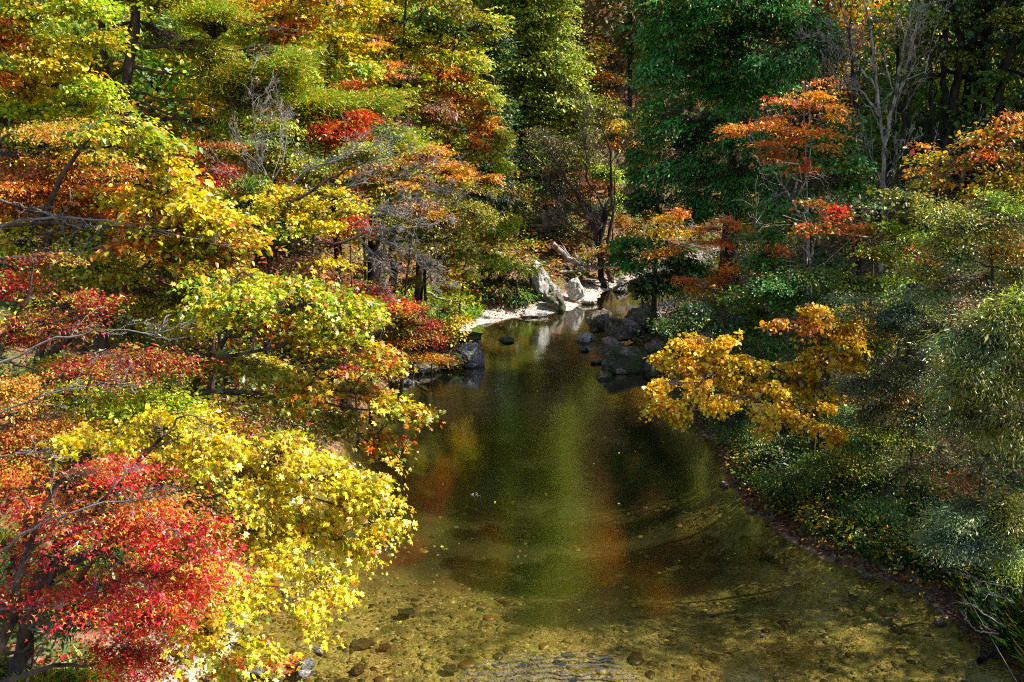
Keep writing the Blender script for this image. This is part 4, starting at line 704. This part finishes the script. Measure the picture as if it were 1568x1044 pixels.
# ------------------------------------------------------------------ woods behind, filling both slopes (seen through the gaps and mirrored in the pool)
def far_mass(name, label, n, xr, yr, pals, seed, hgt=(7, 13), leaf=.17, per=3600, keep=None):
    rng = np.random.default_rng(seed); A = Acc(); cols = []; Tk = Acc()
    P = []
    tries = 0
    while len(P) < n and tries < 20000:
        tries += 1; x, y = rng.uniform(*xr), rng.uniform(*yr)
        if keep and not keep(x, y): continue
        if any((x - a) ** 2 + (y - b) ** 2 < 6 for a, b in P[-60:]): continue
        P.append((x, y))
    for x, y in P:
        z = float(ground_h(x, y)); h = rng.uniform(*hgt); w = h * rng.uniform(.25, .36); pl = pals[rng.integers(len(pals))]; pa = PAL[pl]
        nb = 9; bc = norm(rng.normal(0, 1, (nb, 3))) * rng.uniform(.3, 1, (nb, 1)) * np.array([w, w, h * .36]) + np.array([x, y, z + h * .58])
        ww = rng.integers(0, nb, per); d = norm(rng.normal(0, 1, (per, 3))) * rng.uniform(.4, 1, (per, 1)) ** .5
        pos = bc[ww] + d * np.array([w * .42, w * .42, h * .10])
        C = pa[rng.integers(0, len(pa), per)] * np.exp(rng.normal(0, .15, (per, 1)))
        W, Q, T, cc = leaves_mesh(pos, d + rng.normal(0, .5, (per, 3)), d * .5 + np.array([0, 0, .6]) + rng.normal(0, .4, (per, 3)), leaf * np.exp(rng.normal(0, .25, per)), np.clip(C, 0, .9), 'rhomb')
        A.add(W, Q, T); cols.append(cc)
        Tk.add(*tubes(polyline([(x, y, z - .2), (x + rng.normal(0, .3), y, z + h * .5), (x, y, z + h * .95)], 6, rng)[None], np.linspace(.16, .03, 6)[None], 5))
    o = A.obj(name, LEAF, None, np.concatenate(cols), False); tag(o, label, None, None, 'stuff')
    t = Tk.obj('woods_trunks', BARKD, o); t['kind'] = 'stuff'; t.name = 'trunks'
    return o
far_mass('far_woods', 'mixed autumn woods covering the slope behind the sunlit bank', 120, (-42, -4), (26, 62), ['green','olive','limey','mixgold','ylgreen','amber','oakgreen','pine','yellow'], 11,
         keep=lambda x, y: x < -3 - (62 - y) * .0 - max(0, (30 - y)) * 1.2 and x > -y * .75)
far_mass('far_woods', 'mixed woods closing the valley beyond the bend', 170, (-22, 34), (52, 98), ['green','oakgreen','brush','mixgold','amber','oakgreen','mauve','ylgreen','green','russet'], 12, hgt=(10, 17), leaf=.26, per=2600)
far_mass('far_woods', 'dark woods covering the slope behind the shaded bank', 70, (11, 44), (30, 60), ['dkgreen','olive','brush','green','mixgold','cypress'], 13, keep=lambda x, y: x > 6 + (y - 30) * .55 + 5 and x < y * .85 and not (32 < y < 43 and x < 27))
# unseen trees added outside the frame to shade and dapple the pool
for i, (x, y, h, pl, lab) in enumerate([(16.5, 23.5, 13, 'olive', 'olive tree shading the pool from up the slope'), (21, 27.5, 14, 'green', 'tall green tree high on the shaded slope'), (13.2, 15.8, 9, 'ylgreen', 'tall thin-leaved tree dappling the right shallows'), (12.6, 13.2, 10, 'olive', 'thin-crowned olive tree dappling the near shallows')]):
    def px_of(x, y, z):
        v = np.array([x, y, z - H]); u = v[0]; w = v[1] * CP - v[2] * SP; t = v[1] * SP + v[2] * CP
        return 784 + F * u / w, 522 - F * t / w
    gz = float(ground_h(x, y)); cl = []
    r2 = np.random.default_rng(90 + i)
    for k in range(22):
        a = r2.uniform(0, 6.28); rad = r2.uniform(.3, 3.0); zz = gz + h * r2.uniform(.35, 1)
        p = px_of(x + rad * math.cos(a), y + rad * math.sin(a), zz); cl.append((p[0], p[1], 1.1 * F / y, .7 * F / y, rad * math.sin(a)))
    tree('added_shade_tree', lab, 'tree', (px_of(x, y, gz)[0], y), y, pl, 'oval', .12, cl, lai=.24 if 'thin' in lab else 1.1, r0=.2, group=GR)

# ------------------------------------------------------------------ undergrowth and grass
def scatter(name, label, n, test, pals, leaf, size, seed, h=(.05, .6), spray=24, box=(-30, 30, 8, 60), shiny=False, upright=.0, rad=.35):
    rng = np.random.default_rng(seed); pts = []
    while sum(map(len, pts)) < n:
        x = rng.uniform(box[0], box[1], n * 3); y = rng.uniform(box[2], box[3], n * 3); z = ground_h(x, y)
        dl = x - np.interp(y, LY, LX); dr = np.interp(y, RY, RX) - x; e = -np.minimum(dl, dr); m = test(x, y, z, e) & (e > .25) & (np.abs(x) < y * .62 + 2)
        pts.append(np.stack([x, y, z], 1)[m])
    P = np.concatenate(pts)[:n]; 
    hh = rng.uniform(h[0], h[1], n); base = P.copy(); P = P + np.stack([np.zeros(n), np.zeros(n), hh], 1)
    az = rng.uniform(0, 6.28, (n, spray)); r_ = rad * np.sqrt(rng.random((n, spray))) * (.5 + rng.random((n, 1)))
    d = np.stack([np.cos(az), np.sin(az), np.full_like(az, upright)], -1)
    pos = P[:, None] + d * np.array([1, 1, .0]) * r_[..., None] * (1 if upright < .5 else .35) + np.array([0, 0, 1]) * rng.normal(0, .10, (n, spray, 1))
    if upright > .5: pos[..., 2] = base[:, None, 2] - .02
    pa = np.concatenate([PAL[p] for p in pals]); pc = rng.integers(0, len(pals), n)
    C = np.stack([PAL[pals[k]][rng.integers(0, len(PAL[pals[k]]), spray)] for k in pc]) * np.exp(rng.normal(0, .2, (n, spray, 1)))
    nn = np.array([0, 0, 1.]) + rng.normal(0, .5, (n, spray, 3))
    if upright > .5: nn = np.cross(d, np.array([0, 0, 1.])) + rng.normal(0, .3, (n, spray, 3)); nn = d * np.array([-1, -1, 0]) + np.array([0, 0, .4]) + rng.normal(0, .3, (n, spray, 3))
    W, Q, T, cc = leaves_mesh(pos.reshape(-1, 3), (d + rng.normal(0, .4 if upright < .5 else .2, (n, spray, 3))).reshape(-1, 3), nn.reshape(-1, 3), (size * np.exp(rng.normal(0, .3, n * spray))), np.clip(C.reshape(-1, 3), 0, .9), leaf)
    F_ = [Q] + ([T] if len(T) else [])
    o = mesh_obj(name, W, F_, LEAF_SHINY if shiny else LEAF, None, cc)
    return tag(o, label, None, None, 'stuff')
isL = lambda x, y: x < np.interp(y, LY, LX)
scatter('undergrowth', 'low leafy plants and saplings covering the sunlit slope', 5200, lambda x, y, z, e: isL(x, y) & (e > 1.6) & (y > 16) & (y < 58), ['green','brush','olive','russet','dkgreen','salmon','ylgreen'], 'oval', .10, 101, h=(.05, 1.0), spray=26, box=(-34, 3, 14, 58))
scatter('undergrowth', 'low dark leafy plants covering the shaded bank', 5200, lambda x, y, z, e: (~isL(x, y)) & (e > .5 + .5 * fbm(x, y, 1.2, 8)) & (y < 50), ['green','brush','dkgreen','olive','brush','teal'], 'oval', .065, 102, h=(.03, 1.3), spray=30, box=(3, 30, 11, 50))
scatter('undergrowth', 'leafy plants climbing the slope beyond the bend', 2600, lambda x, y, z, e: y > 40, ['green','brush','russet','dkgreen','salmon','olive'], 'oval', .16, 103, h=(.05, 1.3), spray=26, box=(-14, 26, 40, 75), rad=.6)
scatter('grass', 'arching grass along the edge of the shaded bank', 1500, lambda x, y, z, e: (~isL(x, y)) & (e < 2.6) & (e > .45) & (y < 30), ['green','dkgreen','olive','green'], 'blade', .26, 104, spray=44, box=(4, 16, 11, 30), upright=1.6, rad=.25)
scatter('grass', 'short sunlit grass on the gravel margin below the red maple', 900, lambda x, y, z, e: isL(x, y) & (e > .9) & (fbm(x, y, .6, 9) > .02), ['limey','ylgreen','green','olive'], 'blade', .16, 105, spray=30, box=(-11, -3, 10, 17), upright=1.1, rad=.35)
scatter('grass', 'bright green grass sloping to the far gravel margin', 420, lambda x, y, z, e: isL(x, y) & (e > .5) & (e < 3.4), ['limey','jade','oakgreen'], 'blade', .28, 106, spray=30, box=(-7, -1.2, 31, 36.5), upright=1.1, rad=.45)
scatter('grass', 'long bamboo-like grass leaning over the margin at lower right', 160, lambda x, y, z, e: (~isL(x, y)) & (e < 1.8) & (e > .1), ['green','olive','dkgreen','brush'], 'blade', .30, 107, spray=60, box=(6.2, 9.5, 11.5, 14.6), upright=1.3, rad=.3)

def litter(name, label, n, test, pals, size, seed, box, zoff=.012):
    rng = np.random.default_rng(seed); x = rng.uniform(box[0], box[1], n * 8); y = rng.uniform(box[2], box[3], n * 8)
    dl = x - np.interp(y, LY, LX); dr = np.interp(y, RY, RX) - x; e = -np.minimum(dl, dr); z = ground_h(x, y)
    m = test(x, y, z, e); P = np.stack([x, y, z], 1)[m][:n]; n = len(P)
    P[:, 2] = np.maximum(P[:, 2], 0) + zoff * (1 + rng.random(n)); d = rng.normal(0, 1, (n, 3)); d[:, 2] *= .1
    pa = np.concatenate([PAL[p] for p in pals]); C = pa[rng.integers(0, len(pa), n)] * np.exp(rng.normal(0, .2, (n, 1)))
    W, Q, T, cc = leaves_mesh(P, d, np.array([0, 0, 1.]) + rng.normal(0, .25, (n, 3)), size * np.exp(rng.normal(0, .25, n)), np.clip(C, 0, .9), 'oval')
    return tag(mesh_obj(name, W, [Q], LEAF, None, cc), label, None, None, 'stuff')
litter('fallen_leaves', 'dry brown and red leaves lying on the sunny gravel margin', 9000, lambda x, y, z, e: (e > .15) & (x < 0), ['russet','salmon','maroon','mauve','red'], .07, 201, (-13, -1, 10, 20))
litter('fallen_leaves', 'rusty leaves strewn along the muddy shaded margin', 4500, lambda x, y, z, e: (e > -.02) & (e < 1.1) & (x > 0), ['russet','maroon','brush','mauve'], .055, 202, (3, 10, 11, 26))
litter('fallen_leaves', 'brown leaves on the bank beyond the far gravel', 3500, lambda x, y, z, e: (e > .1), ['russet','salmon','maroon','mauve'], .11, 203, (-8, 9, 32, 46))
def raft(x, y, z, e):
    c = wat(405, 1018); return (((x - c[0]) / .75) ** 2 + ((y - c[1]) / .28) ** 2 < 1)
litter('fallen_leaves', 'red raft of floating maple leaves by the stones', 1500, raft, ['crimson','red','maroon','russet'], .06, 204, (-5, -2, 11, 16), .008)
litter('fallen_leaves', 'single leaves floating scattered over the pool', 80, lambda x, y, z, e: e < -.3, ['yellow','silver','lemon','salmon'], .06, 205, (-5, 7, 13, 36), .008)

# ------------------------------------------------------------------ rocks and stones
def stone_at(px, py, w, h, mat, seed, label, sub=4, name='stone', cat='stone', depth=.8, zc=None, group=None, rz=0., dz=0., **k):
    p = wat(px, py, max(0, dz)); d = p[1] / F * 1.03; rx = w * d / 2; rz_ = h * d / 2 / .9
    return rock(name, label, cat, (p[0], p[1] + rx * .2, dz + rz_ * .25), (rx, rx * depth, rz_), mat, seed, sub, rotz=rz, group=group, **k)
B = 'boulder'
stone_at(950,512,64,44,RK_PURP,1,'upper purplish-grey boulder of the waterside pile right of the far pool',5,B,B,.9,dz=.35)
stone_at(920,500,46,40,RK_PURP,32,'weathered grey block at the upstream end of the waterside pile',5,B,B,.9,dz=.2)
stone_at(1000,545,44,38,RK_MOSS,33,'upright mossy block at the right of the waterside pile',5,B,B,.9,dz=.3)
stone_at(925,580,30,16,RK_MOSS,34,'small mossy stone at the foot of the broad mossy boulder',4)
stone_at(985,500,66,50,RK_MOSS,2,'mossy boulder behind the purplish one under the cypress',5,B,B,.9,dz=.5)
stone_at(962,560,80,46,RK_MOSS,3,'broad mossy boulder at the foot of the waterside pile',5,B,B,.8,dz=.15)
stone_at(1005,575,50,60,RK_MOSS,4,'squat mossy boulder nearest the golden hanging leaves',5,B,B,.9,dz=.1)
stone_at(935,540,44,34,RK_PURP,5,'rounded brown boulder wedged in front of the purplish one',4,B,B,.9,dz=.15)
stone_at(896,523,30,26,RK_WHITE,6,'pale blue-grey stone left of the waterside boulder pile',4,dz=.02)
stone_at(893,538,18,12,RK_PURP,7,'little pink stone before the pale blue-grey stone',3)
stone_at(912,556,20,12,RK_BROWN,8,'small reddish stone awash beside the broad mossy boulder',3)
stone_at(720,558,44,46,RK_GREY,9,'grey jagged rock at the left waterside corner',5,B,B,.8,dz=.1)
stone_at(690,562,50,34,RK_MOSS,10,'dark mossy rock left of the jagged corner rock',5,B,B,.8,dz=.05)
stone_at(715,520,60,22,RK_DARK,11,'flat dark ledge behind the jagged corner rock',5,B,B,.6,dz=.02)
stone_at(650,570,60,26,RK_MOSS,12,'low rough rock along the bank under the bronze maple skirt',5,B,B,.6)
stone_at(620,588,40,16,RK_GREY,13,'low grey stone at the waterline below the bronze skirt',4)
stone_at(777,524,28,12,RK_DARK,14,'small dark rock standing alone in the far pool',4)
stone_at(824,430,34,48,RK_FACE,15,'tall sunlit white rock face at the bend',5,B,B,1.2,dz=1.1, tilt=-.35)
stone_at(840,452,34,44,RK_FACE,31,'lower shoulder of pale rock under the tall white face',5,B,B,1.1,dz=.45, tilt=-.3)
stone_at(850,468,40,44,RK_MOSS,16,'mossy rock right below the white rock face',5,B,B,.9,dz=.2)
stone_at(882,452,34,36,RK_WHITE,17,'sunlit pale boulder between the white face and the creek',5,B,B,.9,dz=.35)
stone_at(895,462,50,18,RK_WHITE,18,'flat bleached slab beside the narrow creek',5,B,B,.8,dz=.05)
stone_at(815,484,70,12,RK_WHITE,19,'long low pale gravel ledge at the head of the pool',5,B,B,.5)
stone_at(740,490,34,14,RK_WHITE,20,'pale stones below the bright grass slope',4)
stone_at(950,445,30,14,RK_GREY,21,'grey stone across the narrow creek',4,dz=.05)
stone_at(985,440,40,20,RK_PURP,22,'brown stone upstream right of the narrow creek',4,dz=.1)
stone_at(470,1024,34,24,RK_GREY,23,'dark-sided grey stone beside the red leaf raft',5,rz=.4)
stone_at(463,1036,28,18,RK_WHITE,24,'pale grey stone in front of the dark-sided one',4)
stone_at(430,1032,18,20,RK_WHITE,25,'small upright pale stone left of the dark-sided one',4)
stone_at(395,1030,36,10,RK_GREY,26,'flat grey stone in the red leaf raft',4,dz=.01)
stone_at(488,1000,26,14,RK_GREY,27,'small angular stone standing in the shallows',4)
stone_at(315,1040,22,14,RK_WHITE,28,'white stone near the bottom edge under the yellow leaves',4)
for i, (px, py, w, h, m) in enumerate([(282,1002,26,12,RK_WHITE),(262,1008,18,12,RK_WHITE),(284,1014,20,16,RK_WHITE),(300,990,18,10,RK_GREY),(288,975,14,9,RK_DARK),(296,985,16,9,RK_GREY),(276,962,14,9,RK_WHITE),(268,990,14,9,RK_GREY),(255,1020,16,9,RK_WHITE),(330,1030,14,9,RK_WHITE),(345,1044,18,8,RK_GREY)]):
    stone_at(px, py, w, h, m, 300 + i, ['largest white slab among the gravel stones','round white stone left of the white slab','bright tilted stone below the white slab','grey stone above the white slab','small dark stone high on the gravel','grey stone under the small dark one','topmost pale stone of the gravel patch','grey stone left of the gravel patch','white stone by the short grass','little white stone under the lowest yellow leaves','grey stone cut by the bottom edge'][i], 3, dz=.02, group='stones on the gravel margin')
for i, (px, py, w, h, m, lb) in enumerate([(550,972,44,8,RK_BROWN,'long tan stone lying just under the shaded shallows'),(588,975,24,8,RK_BROWN,'tan stone right of the long one under water'),(520,1034,44,18,RK_BROWN,'rusty brown sunken stone at the bottom edge'),(548,1010,30,14,RK_BROWN,'brown sunken stone in the sunny shallows'),(560,1040,40,14,RK_BROWN,'dark orange sunken stone by the bottom edge'),
     (620,923,34,10,RK_DARK,'dark sunken stone in the middle shallows'),(610,1040,30,10,RK_BROWN,'flat brown sunken stone right of the orange one'),(690,1008,30,8,RK_BROWN,'thin brown sunken stone by the ripples'),(870,988,26,10,RK_BROWN,'roundish sunken stone above the ripples'),(1280,856,24,12,RK_PURP,'pinkish stone poking out beside the muddy margin'),(1168,975,12,7,RK_WHITE,'small pale stone alone in the dappled shallows'),
     (1270,845,12,8,RK_WHITE,'tiny white stone above the pinkish one'),(1228,820,14,8,RK_PURP,'small stone in the mud at the water edge'),(1205,805,10,7,RK_WHITE,'pale pebble on the mud at the water edge'),(1090,815,40,12,RK_DARK,'dark sunken mound off the shaded bank'),(1300,880,44,12,RK_DARK,'dark sunken mound near the pinkish stone'),(490,985,20,8,RK_BROWN,'small sunken tan stone left of the long one'),(1540,995,26,14,RK_GREY,'grey stone in the shade by the corner log')]):
    stone_at(px, py, w, h, m, 400 + i, lb, 4, dz=(-.22 if 'sunken' in lb or 'under' in lb else 0.))
# small sunken cobbles
r3 = np.random.default_rng(77); cob = Acc(); cv, cf = ICO[2]; cc_ = []
for k in range(3000):
    px = r3.uniform(380, 1500); py = r3.uniform(880, 1060) if k % 3 else r3.uniform(700, 900); p = wat(px, py); x, y = p[0], p[1]
    if k < 1300: x = r3.uniform(-5.5, 0) ; y = r3.uniform(12, 17)
    z = float(ground_h(x, y)) if False else None
    cc_.append((x, y))
cc_ = np.array(cc_); zz = ground_h(cc_[:, 0], cc_[:, 1]); m = zz < .3; cc_ = cc_[m]; zz = zz[m]
nC = len(cc_); sz = r3.gamma(1.8, .012, nC)[:, None, None] + .010
vv = cv[None] * sz * np.array([1.3, 1., .45]) * (1 + .18 * r3.normal(0, 1, (nC, len(cv), 1))); a = r3.uniform(0, 6.28, nC); ca, sa = np.cos(a)[:, None], np.sin(a)[:, None]
vx = vv[..., 0] * ca - vv[..., 1] * sa; vy = vv[..., 0] * sa + vv[..., 1] * ca
W = np.stack([vx + cc_[:, 0:1], vy + cc_[:, 1:2], vv[..., 2] + zz[:, None]], -1).reshape(-1, 3)
T = (cf[None] + (np.arange(nC) * len(cv))[:, None, None]).reshape(-1, 3)
pc = np.array([lin(c) for c in [(150,125,70),(120,95,50),(175,150,95),(95,75,45),(150,105,60),(190,170,120),(70,60,40),(140,125,85)]])
tag(mesh_obj('pebbles', W, [T], LEAF, None, np.repeat(pc[r3.integers(0, len(pc), nC)], len(cf), 0)), 'tan and brown cobbles covering the stream bed', None, None, 'stuff')
cob = None

# ------------------------------------------------------------------ logs and drift branches
def log(name, label, pts, r, mat, twigs=0, seed=0, cat='log'):
    rng = np.random.default_rng(seed); P = polyline(pts, 20, rng, .04); A = Acc(); root = P[0].copy()
    A.add(*tubes(P[None] - root, (np.linspace(r, r * .35, 20) * (1 + .12 * rng.normal(0, 1, 20)))[None], 8))
    E = A.obj(name, mat, None); E.location = root; tag(E, label, cat)
    if twigs:
        L_ = []
        for k in range(twigs):
            i = rng.integers(4, 18); d = norm(rng.normal(0, 1, 3) * np.array([1, .6, .05 if 'sunken' in name else .7]) + np.array([.3, 0, 0 if 'sunken' in name else .3])); l = rng.uniform(.5, 1.6) * r * 9
            L_.append(polyline([P[i], P[i] + d * l * .5 + rng.normal(0, .1, 3), P[i] + d * l], 6, rng, .02))
        B_ = Acc(); B_.add(*tubes(np.array(L_) - root, np.tile(np.linspace(r * .35, r * .08, 6), (twigs, 1)), 5)); B_.obj('branch_stub', mat, E)
    return E
log('fallen_log', 'weathered grey log lying across the hollow above the creek', [at(845,372,40), at(875,400,40), at(905,410,40.2), at(955,402,40.6), at(975,398,41)], .13, WOOD, 6, 1)
log('fallen_log', 'thinner pale pole beneath the grey log', [at(858,418,39.6), at(900,412,39.8), at(940,408,40.2)], .06, WOOD, 2, 2)
log('fallen_log', 'slanting broken branch rising from the grey log', [at(885,412,39.8), at(915,392,40.2), at(930,378,40.5)], .05, WOOD, 3, 3)
log('leaning_trunk', 'dark leaning dead trunk right of the creek logs', [at(925,440,40), at(915,395,40.4), at(925,340,41), at(935,280,41.5)], .14, BARKD, 4, 4)
log('drift_branch', 'bleached branch lying above the bright grass slope', [at(655,448,34.5), at(680,458,34.2), at(700,460,34), at(716,472,33.8)], .05, WOOD, 3, 5, 'branch')
log('sunken_branch', 'dark waterlogged branch in the shallows off the muddy margin', [wat(1325,945,-.1), wat(1350,952,-.12), wat(1375,965,-.12), wat(1400,975,-.14), wat(1470,982,-.12)], .06, BARKD, 4, 6, 'branch')
log('sunken_branch', 'long dark drift of sunken wood following the shaded margin', [wat(1140,825,-.2), wat(1170,850,-.2), wat(1205,872,-.2)], .11, BARKD, 0, 7, 'branch')
log('sunken_branch', 'thin sunken stick in the right shallows', [wat(1300,912,-.12), wat(1320,925,-.12), wat(1330,940,-.12)], .03, BARKD, 2, 8, 'branch')
log('fallen_log', 'short dark log leaning into the water at the lower right corner', [wat(1500,1012,.02), wat(1520,1000,.08), wat(1545,985,.2)], .05, BARKD, 2, 9)
log('floating_stick', 'tiny white stick floating mid pool', [wat(721,757,.01), wat(728,758,.01), wat(736,757,.01)], .012, TWIG, 0, 10, 'branch')
# fallen leaves caught on the boulders and overhanging plants along the shaded edge
scatter('undergrowth', 'low herbs hanging over the very edge of the shaded bank', 800, lambda x, y, z, e: (~isL(x, y)) & (e < 1.0 + .6 * fbm(x, y, .9, 12)) & (y > 15.5) & (y < 31), ['green','brush','dkgreen','olive','mixgold'], 'oval', .06, 108, h=(.02, .35), spray=30, box=(2, 9, 15, 31), rad=.3)
scatter('undergrowth', 'dense brownish plants along the water under the overhanging sunlit trees', 2600, lambda x, y, z, e: isL(x, y) & (e < 4.) & (y > 16.5) & (y < 31), ['brush','olive','russet','dkgreen','maroon','green'], 'oval', .075, 109, h=(.02, .7), spray=28, box=(-9, 0, 16, 31), rad=.35)
tree('zelkova_tree', 'broad pale yellow-green tree filling the slope behind the pine', 'tree', (330, 32), 30, 'limey', 'oval', .12,
     [(60,150,70,40,0,'ylgreen'),(150,120,60,40),(250,40,60,40,0,'ylgreen'),(330,60,60,36,0,'limey'),(300,150,60,36,0,'ylgreen'),(240,120,50,30,0,'oakgreen'),(380,110,60,30,0,'mixgold'),(450,150,60,30,0,'limey'),(400,240,60,30,0,'ylgreen'),(330,200,60,30,0,'olive'),(500,170,50,26,0,'amber'),(380,0,70,30,0,'yellow')], lai=2., r0=.2, group=GL)
for px, py, w, h, lb, sd_ in [(1110,745,22,12,'grey-brown stone under the bushes at the shaded waterline',501),(1150,785,16,10,'small brown stone at the root of the shaded shore bushes',502),(1330,885,22,10,'brown stone half buried in the muddy margin',503),(1385,905,16,9,'small tan stone lower along the muddy margin',504),(1440,955,24,12,'dull grey stone near the lower muddy shore',505)]:
    stone_at(px, py, w, h, RK_PURP, sd_, lb, 4, group='stones along the shaded shore')
tree('dogwood_tree', 'mid-green and gold leaved tree between the silvery willow and the golden branch', 'tree', (1360, 19.2), 18.4, 'green', 'oval', .07,
     [(1380,480,36,20,0,'oakgreen'),(1350,540,34,18,0,'green'),(1400,560,36,18,0,'willow'),(1420,600,34,16,0,'olive'),(1370,600,30,14,0,'mixgold'),(1430,480,34,18,0,'willow'),(1330,560,28,14,0,'green'),(1450,540,30,14,0,'olive')], lai=1.3, r0=.06, group=GR)
tree('spindle_bush', 'bright green bush with a few yellow leaves right under the golden leaves', 'shrub', (1330, 18.4), 17.8, 'green', 'oval', .055,
     [(1320,680,34,16,0,'jade'),(1290,700,30,14,0,'green'),(1350,660,34,12,0,'ylgreen'),(1370,700,30,14,0,'olive'),(1260,700,26,12,0,'green')], lai=1.6, r0=.03, trunk=False, group='shrubs of the shaded bank')
